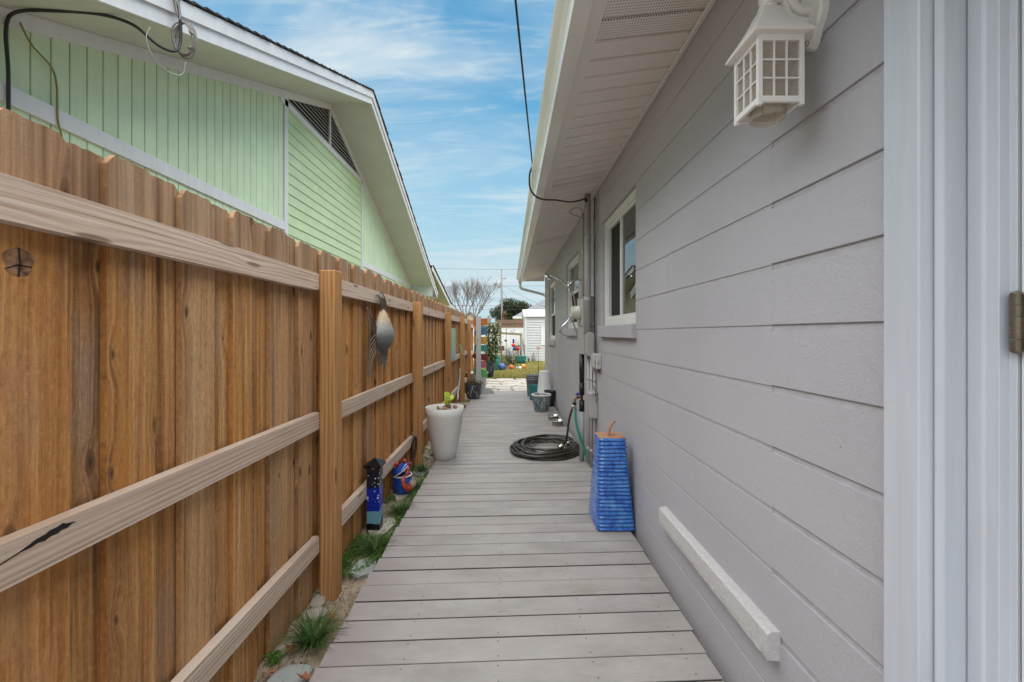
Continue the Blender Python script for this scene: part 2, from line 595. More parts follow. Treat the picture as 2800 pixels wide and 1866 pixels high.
def m_shingle():
    t = NT('asphalt_shingle')
    v = t.obj
    n = t.noise(v, 160, 3, .7)
    b = t.sep(t.vor(t.map(v, (3.3, 7, 7)), 1.0, out=1))[0]
    c = t.mix(n, (.035, .032, .031), (.085, .08, .078))
    c = t.mix(t.math('MULTIPLY', b, .4), c, (.05, .045, .043))
    t.inp(color=c, rough=.95, spec=.15)
    t.bump(n, .6, .005)
    return t.m


def m_shingle_grey():
    t = NT('grey_shingle')
    b = t.n.new('ShaderNodeTexBrick')
    t.set(b.inputs['Vector'], t.map(t.obj, (1, 1, 1)))
    b.inputs['Scale'].default_value = 2.2
    b.inputs['Color1'].default_value = (.15, .16, .175, 1)
    b.inputs['Color2'].default_value = (.24, .25, .265, 1)
    b.inputs['Mortar'].default_value = (.10, .105, .115, 1)
    c = t.mix(t.math('MULTIPLY', t.noise(t.obj, 9, 4, .6), .5), b.outputs[0], (.20, .21, .225))
    t.inp(color=c, rough=.95, spec=.15)
    return t.m


W_PAINT = (.72, .725, .73)
MT = {}
MT['cedar'] = m_cedar('cedar')
MT['cedar_edge'] = m_cedar('cedar_edge', True)
MT['rail'] = m_timber('weathered_pine', [(.33, .225, .155), (.53, .415, .335), (.63, .535, .455), (.60, .52, .46)], 'Y', 60, ringamt=.10)
MT['post'] = m_timber('treated_pine', [(.22, .098, .034), (.44, .225, .085), (.56, .335, .155), (.36, .21, .105)], 'Z', 46, knots=.72, ringamt=.07)
MT['deck'] = m_deck()
MT['deck_side'] = plain('dark_board_side', (.085, .075, .068), .9, .3, 12, .2, 60)  # much darker than the board tops, so the gaps read as dark lines
MT['dark'] = plain('dark_framing', (.03, .026, .022), .9)
MT['block'] = m_block('painted_block', (.435, .430, .462))
MT['block_far'] = m_block('painted_block_smooth', (.44, .432, .458), .6)
MT['mortar'] = plain('painted_mortar', (.41, .40, .42), .8, .1, 20, .3, 90)
MT['stucco'] = m_stucco()
MT['white'] = plain('white_paint', W_PAINT, .42, .05, 3, .10, 22, .003, stretch=(3, 3, .6))
MT['trim'] = plain('white_trim', (.505, .54, .60), .42, .06, 4, .14, 30, .003, stretch=(6, 6, .5), dirt=(.50, .49, .47))
MT['vinyl'] = plain('white_vinyl', (.72, .72, .70), .35, .03, 4, 0)
MT['soffit'] = m_soffit('vinyl_soffit')
MT['soffit_hole'] = m_soffit('vented_soffit', True)
MT['gutter'] = plain('gutter_aluminium', (.70, .70, .67), .22, .08, 2.2, .03, 6, .01, spec=.6, stretch=(1, .6, 6))
MT['green'] = m_siding('green_siding', (.64, .79, .555), 'Z')
MT['green_lap'] = m_siding('green_lap_siding', (.57, .71, .44), 'Y')
MT['eave'] = plain('eave_paint', (.55, .58, .53), .55, .06, 2, .05, 12)
MT['shingle'] = m_shingle()
MT['shingle_grey'] = m_shingle_grey()
MT['black'] = plain('black_rubber', (.012, .012, .013), .42, .2, 20, .1, 60)
MT['hose'] = plain('black_hose', (.045, .038, .030), .36, .4, 9, .12, 120, .002, dirt=(.19, .135, .055))
MT['hose_green'] = plain('green_hose', (.01, .30, .19), .35)
MT['chrome'] = plain('chrome', (.62, .63, .65), .12, .05, 3, 0, metal=1.)
MT['steel'] = plain('brushed_steel', (.55, .53, .50), .26, .1, 3, .05, 60, .001, metal=1.)
MT['brass'] = plain('weathered_brass', (.28, .15, .07), .4, .3, 15, .1, 60, metal=.8)
MT['bronze'] = plain('aged_hinge', (.20, .165, .13), .38, .25, 30, .1, 60, metal=.75)
MT['conduit'] = plain('painted_conduit', (.40, .385, .38), .45, .08, 6, .06, 30)
MT['grey_pvc'] = plain('grey_plastic', (.36, .385, .40), .4, .06, 6, .03, 30)
MT['phone'] = plain('grey_box_plastic', (.50, .505, .49), .45, .05, 6, .05, 30)
MT['meter'] = plain('meter_cover', (.50, .49, .40), .25, .06, 3, 0)
MT['cable'] = plain('cable_sheath', (.20, .18, .165), .5, .2, 20, .05, 60)
MT['wire'] = plain('wire_black', (.015, .015, .016), .5, .2, 20, 0)
MT['glass'] = m_glass('window_glass')
MT['screen'] = plain('insect_screen', (.018, .018, .018), .9, .2, 300, .1, 300)
MT['frost'] = m_clear('lantern_glass')
MT['lamp_white'] = plain('lantern_paint', (.76, .75, .735), .4, .06, 8, .22, 150, .002)
MT['planter'] = plain('grey_planter_resin', (.63, .62, .60), .5, .06, 4, .10, 90, .002)
MT['soil'] = plain('potting_soil', (.045, .03, .02), .95, .4, 40, .8, 60, .01)
MT['chip'] = plain('wood_chip', (.40, .25, .155), .8, .3, 20, .3, 60, per=.5)
MT['terracotta'] = plain('terracotta', (.42, .235, .135), .85, .25, 14, .4, 60, dirt=(.26, .20, .15))
MT['glaze'] = m_glaze('blue_glaze', [(.30, (.008, .05, .30)), (.45, (.018, .12, .50)), (.60, (.07, .25, .60)), (.75, (.20, .42, .66))])
MT['glaze_dark'] = m_glaze('blue_glaze_groove', [(.3, (.003, .018, .14)), (.6, (.006, .05, .28)), (.85, (.03, .13, .42))])
MT['glaze_blue'] = plain('cobalt_glaze', (.006, .055, .30), .14, .35, 7, .05, 20, coat=.6)
MT['glaze_navy'] = m_glaze('navy_glaze', [(.3, (.008, .010, .03)), (.6, (.02, .025, .07)), (.8, (.10, .045, .03))], 5)
MT['teal'] = plain('teal_glaze', (.012, .22, .22), .22, .3, 6, .08, 25, coat=.4)
MT['teal_plastic'] = plain('teal_plastic', (.02, .19, .21), .38, .12, 6, 0)
MT['grey_bucket'] = plain('grey_bucket', (.20, .205, .225), .42, .1, 6, .03, 30)
MT['white_bucket'] = plain('white_plastic', (.66, .66, .65), .42, .07, 5, .03, 30)
MT['black_plastic'] = plain('black_plastic', (.020, .021, .024), .38, .2, 8, .03, 30)
MT['mosaic'] = m_mosaic('mosaic_teal', [(.45, .44, .40), (.03, .10, .16), (.10, .21, .27), (.30, .27, .22), (.02, .05, .09), (.16, .30, .34), (.38, .36, .33)], (.18, .175, .165))
MT['mosaic_dark'] = m_mosaic('mosaic_dark', [(.03, .035, .05), (.28, .27, .27), (.05, .06, .10), (.02, .022, .03), (.36, .35, .35), (.07, .085, .15), (.03, .03, .035)], (.05, .05, .055))
MT['lobster'] = plain('lobster_glaze', (.42, .055, .03), .2, .4, 30, .4, 40, .006, coat=.4)
MT['starpost'] = m_starpost()
MT['gloss_black'] = plain('gloss_black', (.006, .006, .008), .22, .2, 8, 0)
MT['fish'] = m_fish()
MT['fin'] = plain('fin_wire', (.20, .17, .145), .45, .3, 30, .1, 80, metal=.6)
MT['sand'] = m_sand()
MT['stone'] = m_stone('flagstone', (.27, .235, .19), (.38, .345, .29), (.46, .42, .365))
MT['stone_pale'] = m_stone('patio_stone', (.38, .34, .29), (.50, .46, .41), (.60, .56, .51))
MT['bluestone'] = m_stone('bluestone', (.21, .225, .215), (.30, .315, .30), (.37, .375, .355))
MT['lawn'] = m_lawn()
MT['blade'] = m_leaf('lawn_blades', [(.14, .16, .03), (.24, .22, .06), (.31, .25, .09), (.19, .20, .05)])
MT['liriope'] = m_leaf('strappy_leaves', [(.025, .065, .014), (.055, .13, .025), (.095, .19, .04), (.035, .085, .02), (.13, .20, .06)])
MT['weed'] = m_leaf('weed_leaves', [(.08, .17, .025), (.13, .25, .04), (.06, .12, .02)])
MT['lime'] = m_leaf('lime_leaves', [(.35, .46, .03), (.42, .52, .05)])
MT['shrub'] = m_leaf('shrub_leaves', [(.025, .05, .015), (.06, .10, .025), (.12, .14, .03), (.16, .15, .04)])
MT['oak'] = m_leaf('oak_leaves', [(.035, .055, .024), (.06, .085, .035), (.085, .105, .048), (.045, .065, .03)])
MT['thyme'] = m_leaf('herb_leaves', [(.05, .07, .03), (.09, .10, .04), (.14, .09, .05), (.07, .09, .045)])
MT['variegated'] = m_leaf('variegated_leaves', [(.10, .16, .05), (.30, .31, .16), (.06, .10, .03), (.20, .22, .10)])
MT['dry'] = plain('dry_leaf', (.33, .105, .045), .7, .3, 14, .3, 40)
MT['bark'] = plain('bark', (.16, .135, .12), .9, .3, 9, .6, 30, .01, stretch=(2, 2, .4))
MT['twig'] = plain('twig', (.20, .165, .155), .9, .2, 9, 0)
MT['pole'] = plain('pole_wood', (.25, .235, .215), .9, .2, 6, .2, 30, stretch=(3, 3, .3))
MT['shed'] = plain('shed_siding', (.55, .56, .575), .45, .05, 3, 0)
MT['fence_white'] = plain('white_fence', (.74, .745, .75), .4, .03, 3, 0)
MT['fence_brown'] = m_timber('aged_fence', [(.12, .07, .045), (.21, .125, .085), (.28, .18, .13), (.2, .15, .12)], 'Z', 30)
MT['arbor'] = m_timber('mossy_timber', [(.16, .13, .07), (.27, .235, .14), (.34, .30, .19), (.22, .20, .12)], 'Z', 30)
MT['beige'] = plain('beige_wall', (.42, .36, .235), .7, .06, 2, .05, 20)
MT['whitewash'] = m_timber('whitewashed_post', [(.36, .35, .34), (.47, .47, .46), (.53, .53, .52), (.42, .41, .40)], 'Z', 30)
MT['rust'] = plain('rust', (.16, .075, .045), .8, .3, 20, .2, 50)
for _n, _c in dict(orange=(.50, .13, .015), blue=(.045, .125, .24), amber=(.52, .265, .03), green2=(.02, .235, .175), maroon=(.17, .012, .022),
                   pink=(.46, .10, .17), leaf=(.11, .34, .12), red=(.50, .012, .03), cobalt=(.012, .014, .26), purple=(.10, .03, .24), olive=(.24, .23, .035),
                   coral=(.58, .12, .055), tangerine=(.64, .24, .02), periwinkle=(.055, .095, .30), yellow=(.55, .38, .03), sage=(.30, .38, .20)).items():
    MT['p_' + _n] = plain('paint_' + _n, _c, .38, .18, 9, .06, 40)
_g = NT('green_panel_paint')
_z = _g.sep(_g.obj)[2]
_g.inp(color=_g.mix(_g.step(_g.math('ADD', _z, _g.math('MULTIPLY', _g.noise(_g.obj, 9, 5, .7), .25)), .18, .36), (.20, .34, .44), _g.ramp(_g.noise(_g.obj, 7, 5, .7), [(.3, (.16, .34, .17)), (.7, (.34, .48, .34))])), rough=.5)
MT['panel'] = _g.m

# ------------------------------------------------------------------ geometry helpers


def bx(bm, x0, x1, y0, y1, z0, z1, mi=0):
    vs = [bm.verts.new((x, y, z)) for x in (x0, x1) for y in (y0, y1) for z in (z0, z1)]
    fs = []
    for q in ((0, 1, 3, 2), (4, 6, 7, 5), (0, 4, 5, 1), (2, 3, 7, 6), (0, 2, 6, 4), (1, 5, 7, 3)):
        f = bm.faces.new([vs[i] for i in q])
        f.material_index = mi
        fs.append(f)
    return fs


def hexa(bm, lo, hi, mi=0):
    """solid between two 4-point loops"""
    a = [bm.verts.new(p) for p in lo]
    b = [bm.verts.new(p) for p in hi]
    fs = [bm.faces.new(a[::-1]), bm.faces.new(b)]
    for i in range(len(a)):
        j = (i + 1) % len(a)
        fs.append(bm.faces.new((a[i], a[j], b[j], b[i])))
    for f in fs:
        f.material_index = mi
    return fs


def prism(bm, pts, d, mi=0):
    """extrude a loop of 3-D points along vector d"""
    return hexa(bm, pts, [tuple(p[i] + d[i] for i in range(3)) for p in pts], mi)


def lathe(bm, prof, seg=28, c=(0, 0, 0), sx=1, sy=1, mi=0, cap0=True, cap1=True):
    rings = []
    for r, z in prof:
        rings.append([bm.verts.new((c[0] + r * sx * math.cos(2 * math.pi * i / seg), c[1] + r * sy * math.sin(2 * math.pi * i / seg), c[2] + z)) for i in range(seg)])
    fs = []
    for a, b in zip(rings, rings[1:]):
        for i in range(seg):
            j = (i + 1) % seg
            fs.append(bm.faces.new((a[i], a[j], b[j], b[i])))
    if cap0:
        fs.append(bm.faces.new(rings[0][::-1]))
    if cap1:
        fs.append(bm.faces.new(rings[-1]))
    for f in fs:
        f.material_index = mi
        f.smooth = len(f.verts) == 4
    return rings


def smooth_path(pts, n=6, closed=False):
    P = [Vector(p) for p in pts]
    out = []
    m = len(P)
    rng = range(m) if closed else range(m - 1)
    for i in rng:
        p0 = P[(i - 1) % m] if closed or i > 0 else P[0]
        p1, p2 = P[i], P[(i + 1) % m]
        p3 = P[(i + 2) % m] if closed or i + 2 < m else P[-1]
        for k in range(n):
            t = k / n
            out.append(.5 * ((2 * p1) + (p2 - p0) * t + (2 * p0 - 5 * p1 + 4 * p2 - p3) * t * t + (3 * p1 - p0 - 3 * p2 + p3) * t ** 3))
    if not closed:
        out.append(P[-1])
    return out


def tube(bm, pts, r, seg=8, closed=False, sub=0, mi=0, r1=None):
    P = smooth_path(pts, sub, closed) if sub else [Vector(p) for p in pts]
    n = len(P)
    rings = []
    up = None
    for i, p in enumerate(P):
        a = P[(i - 1) % n] if closed or i else P[0]
        b = P[(i + 1) % n] if closed or i < n - 1 else P[-1]
        d = (b - a)
        d = d.normalized() if d.length > 1e-9 else Vector((0, 0, 1))
        if up is None:
            up = Vector((0, 0, 1)) if abs(d.z) < .9 else Vector((0, 1, 0))
        s = d.cross(up)
        if s.length < 1e-6:
            s = d.orthogonal()
        s.normalize()
        up = s.cross(d)
        rr = r if r1 is None else r + (r1 - r) * i / max(1, n - 1)
        rings.append([bm.verts.new(p + (s * math.cos(2 * math.pi * k / seg) + up * math.sin(2 * math.pi * k / seg)) * rr) for k in range(seg)])
    cnt = n if closed else n - 1
    for i in range(cnt):
        A, B = rings[i], rings[(i + 1) % n]
        for k in range(seg):
            f = bm.faces.new((A[k], A[(k + 1) % seg], B[(k + 1) % seg], B[k]))
            f.smooth = True
            f.material_index = mi
    if not closed:
        for q in (rings[0][::-1], rings[-1]):
            f = bm.faces.new(q)
            f.material_index = mi


def ball(bm, c, r, u=16, v=10, s=(1, 1, 1), mi=0):
    lathe(bm, [(max(1e-4, r * math.sin(math.pi * i / v)), -r * math.cos(math.pi * i / v) * s[2]) for i in range(v + 1)], u, c, s[0], s[1], mi)


def bev(bm, w, seg=1):
    bmesh.ops.bevel(bm, geom=list(bm.edges), offset=w, segments=seg, profile=.5, affect='EDGES', clamp_overlap=True)


def mesh(name, bm, mats):
    bmesh.ops.recalc_face_normals(bm, faces=bm.faces)
    me = bpy.data.meshes.new(name)
    bm.to_mesh(me)
    bm.free()
    for m in (mats if isinstance(mats, (list, tuple)) else [mats]):
        me.materials.append(MT[m] if isinstance(m, str) else m)
    return me


def link(name, me, parent=None, loc=(0, 0, 0), rot=None):
    o = bpy.data.objects.new(name, me)
    COL.objects.link(o)
    o.location = loc
    if rot:
        o.rotation_euler = rot
    if parent:
        o.parent = parent
    return o


def origin(o):
    v = Vector((0, 0, 0))
    while o:
        v += o.location
        o = o.parent
    return v


def part(name, bm, mats, parent, bevel=0, label=None, pivot=None):
    """bm holds world coordinates; the part's own origin is pivot (world) or its thing's origin"""
    if bevel:
        bev(bm, bevel)
    base = origin(parent)
    pv = Vector(pivot) if pivot is not None else base
    bmesh.ops.translate(bm, verts=bm.verts, vec=-pv)
    o = link(name, mesh(name, bm, mats), parent, pv - base)
    if label:
        o['label'] = label
    return o


def thing(name, label, cat, loc=(0, 0, 0), group=None):
    o = bpy.data.objects.new(name, None)
    COL.objects.link(o)
    o.location = loc
    o.empty_display_size = .1
    o['label'] = label
    o['category'] = cat
    if group:
        o['group'] = group
    return o


def solo(name, bm, mats, label, cat, loc, group=None, bevel=0):
    """a thing that is one mesh; bm in world coordinates"""
    if bevel:
        bev(bm, bevel)
    bmesh.ops.translate(bm, verts=bm.verts, vec=-Vector(loc))
    o = link(name, mesh(name, bm, mats), None, loc)
    o['label'] = label
    o['category'] = cat
    if group:
        o['group'] = group
    return o


def struct(name, bm, mats, loc=(0, 0, 0), kind='structure'):
    bmesh.ops.translate(bm, verts=bm.verts, vec=-Vector(loc))
    o = link(name, mesh(name, bm, mats), None, loc)
    o['kind'] = kind
    return o


def new():
    return bmesh.new()


def fz(p, s):
    return mnoise.noise(Vector(p) * s)

# ------------------------------------------------------------------ ground, lawn, deck
bm = new()
bx(bm, -300, 300, -40, 600, -.30, -.055)
struct('ground', bm, 'sand')
bm = new()
g = 40
rows = []
for j in range(g + 1):
    y = 13.35 + (j / g) ** 1.4 * 30
    row = []
    for i in range(g + 1):
        x = -9 + 24 * i / g
        edge = .10 * fz((x, y, 0), 1.3) if j == 0 else 0
        row.append(bm.verts.new((x, y + edge, -.045 + .03 * fz((x, y, 3), .5) + .05 * max(0, min(1, (x + .5) / 2)))))
    rows.append(row)
for j in range(g):
    for i in range(g):
        bm.faces.new((rows[j][i], rows[j][i + 1], rows[j + 1][i + 1], rows[j + 1][i])).smooth = True
lawn = struct('lawn', bm, 'lawn')

bm = new()
rnd = random.Random(5)
for k in range(30000):
    x = rnd.uniform(-2.6, 1.6)
    y = 13.3 + rnd.random() ** 1.6 * 8.5
    z = -.045 + .03 * fz((x, y, 3), .5) + .05 * max(0, min(1, (x + .5) / 2))
    a = rnd.uniform(0, 6.28)
    h = rnd.uniform(.015, .045)
    w = .006
    lx, ly = rnd.uniform(-.02, .02), rnd.uniform(-.02, .02)
    c, s = math.cos(a) * w, math.sin(a) * w
    bm.faces.new([bm.verts.new(p) for p in ((x - c, y - s, z), (x + c, y + s, z), (x + lx, y + ly, z + h))])
struct('lawn_grass', bm, 'blade', kind='stuff')

# deck: framing under skewed composite boards
bm = new()
bx(bm, -.785, .85, -1.6, 10.38, -.16, -.032)
for x in (-.60, -.20, .20, .60):
    bx(bm, x - .02, x + .02, -1.6, 10.38, -.0318, -.0275)
deck = struct('deck', bm, 'dark')
SK = .048
PITCH = .1447
rnd = random.Random(3)
k = 0
y = 2.222 - PITCH * 24
deck_bm = []
while y < 10.30:
    e0, e1 = -.805 + rnd.uniform(-.006, .006), .868 + rnd.uniform(-.004, .004)
    bm = new()
    h = (PITCH - .0092) / 2
    ym = PITCH / 2
    tz = rnd.uniform(-.002, .002)
    lo = [(x, sy * h + (x + .805) * SK, -.025 + tz) for x, sy in ((e0, -1), (e1, -1), (e1, 1), (e0, 1))]
    hi = [(x, yy, zz + .025) for x, yy, zz in lo]
    hexa(bm, lo, hi)
    bev(bm, .0036, 2)
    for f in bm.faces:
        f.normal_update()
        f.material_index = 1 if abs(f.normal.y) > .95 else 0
    # own coordinates follow the board so screws sit in two rows
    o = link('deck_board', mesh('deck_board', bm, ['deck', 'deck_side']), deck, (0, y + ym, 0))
    y += PITCH
    k += 1
# give the boards a rotation instead of a sheared mesh, so grain and screws follow them
for o in deck.children:
    me = o.data
    for v in me.vertices:
        v.co.y -= (v.co.x + .805) * SK
    o.rotation_euler = (0, 0, math.atan(SK))
    o.location.y += .805 * SK

# ------------------------------------------------------------------ patio of irregular stones between deck and lawn


def clip_cells(pts, box):
    """voronoi cells by half-plane clipping"""
    cells = []
    for i, p in enumerate(pts):
        poly = list(box)
        for j, q in enumerate(pts):
            if i == j or (p[0] - q[0]) ** 2 + (p[1] - q[1]) ** 2 > 4:
                continue
            mx, my = (p[0] + q[0]) / 2, (p[1] + q[1]) / 2
            nx, ny = q[0] - p[0], q[1] - p[1]
            out = []
            for a, b in zip(poly, poly[1:] + poly[:1]):
                da = (a[0] - mx) * nx + (a[1] - my) * ny
                db = (b[0] - mx) * nx + (b[1] - my) * ny
                if da <= 0:
                    out.append(a)
                if (da < 0) != (db < 0) and da != db:
                    t = da / (da - db)
                    out.append((a[0] + (b[0] - a[0]) * t, a[1] + (b[1] - a[1]) * t))
            poly = out
            if len(poly) < 3:
                break
        if len(poly) >= 3:
            cells.append((p, poly))
    return cells


def slab(bm, poly, z0, z1, shrink=.0, wob=.0, rnd=random):
    cx = sum(p[0] for p in poly) / len(poly)
    cy = sum(p[1] for p in poly) / len(poly)
    P = []
    for a, b in zip(poly, poly[1:] + poly[:1]):
        n = 2 if wob else 1
        for k in range(n):
            t = k / n
            x, y = a[0] + (b[0] - a[0]) * t, a[1] + (b[1] - a[1]) * t
            d = math.hypot(x - cx, y - cy) or 1
            s = 1 - (shrink + rnd.uniform(0, wob)) / d
            P.append((cx + (x - cx) * s, cy + (y - cy) * s))
    tl = [rnd.uniform(-.004, .004) for _ in P]
    hexa(bm, [(x, y, z0) for x, y in P], [(x, y, z1 + t) for (x, y), t in zip(P, tl)])
    bmesh.ops.bevel(bm, geom=[e for e in bm.edges if all(v.co.z > z1 - .01 for v in e.verts)], offset=.008, segments=1, affect='EDGES')


bm = new()
bx(bm, -2.6, 1.9, 10.42, 13.5, -.15, -.046)
patio = struct('patio', bm, 'sand')
rnd = random.Random(8)
pts = []
yy = 10.6
while yy < 13.5:
    xx = -2.4 + rnd.uniform(0, .4)
    while xx < 1.9:
        pts.append((xx + rnd.uniform(-.13, .13), yy + rnd.uniform(-.14, .14)))
        xx += rnd.uniform(.40, .66)
    yy += .42
for p, poly in clip_cells(pts, [(-2.6, 10.45), (1.9, 10.45), (1.9, 13.5), (-2.6, 13.5)]):
    bm = new()
    slab(bm, poly, -.08, -.025 + rnd.uniform(-.008, .008), .018, .03, rnd)
    part('paving_stone', bm, 'stone_pale', patio, pivot=(p[0], p[1], -.03))

# ------------------------------------------------------------------ the grey block house
WX = .90
HOUSE = thing('block_house', 'grey painted concrete block house with white vinyl eave and trim', 'house', (WX, 5.6, 0))
JZ = [1.422 + .2079 * n for n in range(-7, 8)]
JZ[0] = -.06
WTOP = 2.858
JZ = [z for z in JZ if z < WTOP - .05] + [WTOP]
WINS = [(3.026, 4.10, 1.422, 2.4615), (5.50, 6.64, 1.422, 2.4615), (8.27, 9.52, 1.2141, 2.4615)]
Y0, Y1 = .985, 10.60

bm = new()          # core behind the joints, around the windows
edges = [Y0] + [e for w in WINS for e in (w[0] - .004, w[1] + .004)] + [Y1 - .005]
for i in range(0, len(edges), 2):
    bx(bm, WX + .0066, WX + .19, edges[i], edges[i + 1], -.05, WTOP)
for a, b, c, d in WINS:
    bx(bm, WX + .0066, WX + .19, a - .004, b + .004, -.05, c + .001)
    bx(bm, WX + .0066, WX + .19, a - .004, b + .004, d - .001, WTOP)
    bx(bm, WX + .21, WX + .23, a - .2, b + .2, c - .2, d + .2)
bx(bm, WX + .012, 7, Y1 - .19, Y1 - .002, -.05, 2.9)
bx(bm, WX + .0066, WX + .19, -2.5, -.35, -.05, WTOP)
bx(bm, WX + .0066, WX + .19, -.4, Y0, 2.2, WTOP)
for a, b, d in ((1.462, 2.425, .0034), (2.425, WINS[0][0] - .004, .0030), (WINS[0][1] + .004, WINS[1][0] - .004, .0030), (WINS[1][1] + .004, WINS[2][0] - .004, .0030), (WINS[2][1] + .004, Y1 - .01, .0030)):
    bx(bm, WX + d, WX + .02, a, b, -.05, WTOP)
for w in WINS:
    bx(bm, WX + .0030, WX + .02, w[0] - .0041, w[1] + .0041, -.05, w[2])
    bx(bm, WX + .0030, WX + .02, w[0] - .0041, w[1] + .0041, w[3], WTOP)
part('wall', bm, 'mortar', HOUSE)


def block(y0, y1, z0, z1, gz, gy, m, gzt=None, rnd=random):
    bm = new()
    off = rnd.uniform(-.0003, .0003)
    bx(bm, WX + off, WX + .024, y0 + gy / 2, y1 - gy / 2, z0 + gz / 2 + rnd.uniform(-.0008, .0008), z1 - (gz if gzt is None else gzt) / 2)
    for up, w in ((True, min(.0080, gz * .62)), (False, .0015)):
        zm = (z0 + z1) / 2
        bmesh.ops.bevel(bm, geom=[e for e in bm.edges if all(v.co.x < WX + .0018 and (v.co.z > zm) == up for v in e.verts) and abs(e.verts[0].co.z - e.verts[1].co.z) < .005], offset=w, segments=2, affect='EDGES', clamp_overlap=True)
    part('concrete_block', bm, m, HOUSE, pivot=(WX, (y0 + y1) / 2, z0))


rnd = random.Random(21)
for i, (z0, z1) in enumerate(zip(JZ, JZ[1:])):
    block(Y0, 1.462, z0, z1, .0130, .0004, 'block', rnd=rnd)
    filled = .35 < (z0 + z1) / 2 < 2.45
    block(1.462, 2.425, z0, z1, (.0070, .0085)[i % 2], .0004, 'block', rnd=rnd)
    spans = [(2.425, WINS[0][0])]
    for w, nx in zip(WINS, WINS[1:] + [(Y1, 0, 0, 0)]):
        inside = z0 >= w[2] - .01 and z1 <= w[3] + .01
        if not inside:
            if spans:
                spans[-1] = (spans[-1][0], nx[0])
        else:
            spans.append((w[1], nx[0]))
    for a, b in spans:
        y = a
        nxt = 2.425 + .4158 * (math.floor((a - 2.425) / .4158) + 1) + (.2079 if i % 2 else 0)
        while y < b - .001:
            if nxt - y < .03:
                nxt += .4158
            e = min(nxt, b)
            if b - e < .03:
                e = b
            block(y, e, z0, z1, .0050, .0008, 'block_far', rnd=rnd)
            y = e
            nxt = e + .4158

# rough ledge left under the bricked-up window opening
bm = new()
nY, nP = 60, 12
prof = [(0, 0), (-.044, .004), (-.046, .03), (-.045, .06), (-.044, .088), (-.034, .096), (0, .098)]
rg = []
for i in range(nY + 1):
    y = 1.415 + 1.025 * i / nY
    rr = []
    for x, z in prof:
        n = .0022 * fz((y * 1, z * 3, x), 22) + .0016 * fz((y, z * 2, 5), 60)
        rr.append(bm.verts.new((WX + .003 + x + (n if x < 0 else 0), y, .31 + z + n * (1 if z < .05 else .5))))
    rg.append(rr)
for a, b in zip(rg, rg[1:]):
    for p in range(len(prof) - 1):
        bm.faces.new((a[p], a[p + 1], b[p + 1], b[p]))
bm.faces.new(rg[0])
bm.faces.new(rg[-1][::-1])
part('ledge', bm, 'stucco', HOUSE, label='rough whitish plaster ledge low on the wall')


def window(y0, y1, z0, z1, slide=True, split=None):
    z0 += .045
    z1 -= .005
    bm = new()
    fx = WX + .022
    w = .060
    for a, b, c, d in ((y0, y1, z0, z0 + w), (y0, y1, z1 - w, z1), (y0, y0 + w, z0 + w, z1 - w), (y1 - w, y1, z0 + w, z1 - w)):
        bx(bm, fx, fx + .10, a + .003, b - .003, c, d)
    fr = part('window', bm, 'vinyl', HOUSE, .003)
    bm = new()
    w2 = w + .026
    for a, b, c, d in ((y0 + w, y1 - w, z0 + w, z0 + w2), (y0 + w, y1 - w, z1 - w2, z1 - w), (y0 + w, y0 + w2, z0 + w2, z1 - w2), (y1 - w2, y1 - w, z0 + w2, z1 - w2)):
        bx(bm, fx + .016, fx + .08, a, b, c, d)
    if slide:
        ym = y0 + (y1 - y0) * .52
        bx(bm, fx + .018, fx + .075, ym - .022, ym + .022, z0 + w2, z1 - w2)
    else:
        bx(bm, fx + .018, fx + .075, y0 + w2, y1 - w2, split - .022, split + .022)
    part('sash', bm, 'vinyl', fr, .002)
    if slide:
        panes = [(y0 + w2, ym - .022, z0 + w2, z1 - w2, 'glass'), (ym + .022, y1 - w2, z0 + w2, z1 - w2, 'screen')]
    else:
        panes = [(y0 + w2, y1 - w2, split + .022, z1 - w2, 'glass'), (y0 + w2, y1 - w2, z0 + w2, split - .022, 'screen')]
    for a, b, c, d, m in panes:
        bm = new()
        dx = .034 if m == 'glass' else .045
        bx(bm, fx + dx, fx + dx + .004, a - .004, b + .004, c - .004, d + .004)
        part('pane' if m == 'glass' else 'insect_screen', bm, m, fr)
    # masonry sill
    bm = new()
    bx(bm, WX - .040, WX + .02, y0 - .025, y1 + .02, z0 - .106, z0 - .002)
    part('window_sill', bm, 'block', HOUSE, .005)


window(*WINS[0])
window(*WINS[1], slide=False, split=1.985)
window(*WINS[2], slide=False, split=1.79)

# eave: sloping soffit strips, trims, gutter
SL = .285
ZW = 2.852


def sz(x, y=0):
    return ZW - SL * (WX - x)


def strip(bm, xa, xb, ya, yb, dz0, dz1, sk=.26):
    q = [(xa, ya), (xb, ya + sk * (xb - xa)), (xb, yb + sk * (xb - xa)), (xa, yb)]
    hexa(bm, [(x, y, sz(x) + dz0) for x, y in q], [(x, y, sz(x) + dz1) for x, y in q])


XA, XB = .388, .888
P0 = 1.780
PW = .1354
k0, k1 = -18, 66
for k in range(k0, k1):
    ya = P0 + PW * k
    hole = k in (-3, -2, -1, 0) or k % 18 in (14, 15)
    bm = new()
    strip(bm, XA, XB, ya + .004, ya + PW - .004, 0, .012)
    bmesh.ops.bevel(bm, geom=[e for e in bm.edges if abs((e.verts[0].co - e.verts[1].co).normalized().x) > .5], offset=.005, segments=2, affect='EDGES')
    part('soffit_panel', bm, 'soffit_hole' if hole else 'soffit', HOUSE, pivot=(XA, ya, sz(XA)))
bm = new()
strip(bm, XA - .05, XB + .01, -1.5, 10.72, .013, .02, 0)
part('soffit_backing', bm, 'soffit', HOUSE)
bm = new()          # inner channel along the wall
strip(bm, WX - .030, WX - .001, -1.5, 10.62, -.018, -.002, 0)
part('eave_trim', bm, 'vinyl', HOUSE, .003)
bm = new()          # outer channel and the fascia's underside
strip(bm, .322, .387, -1.5, 10.73, -.006, .01, 0)
part('fascia_trim', bm, 'soffit', HOUSE, .002)
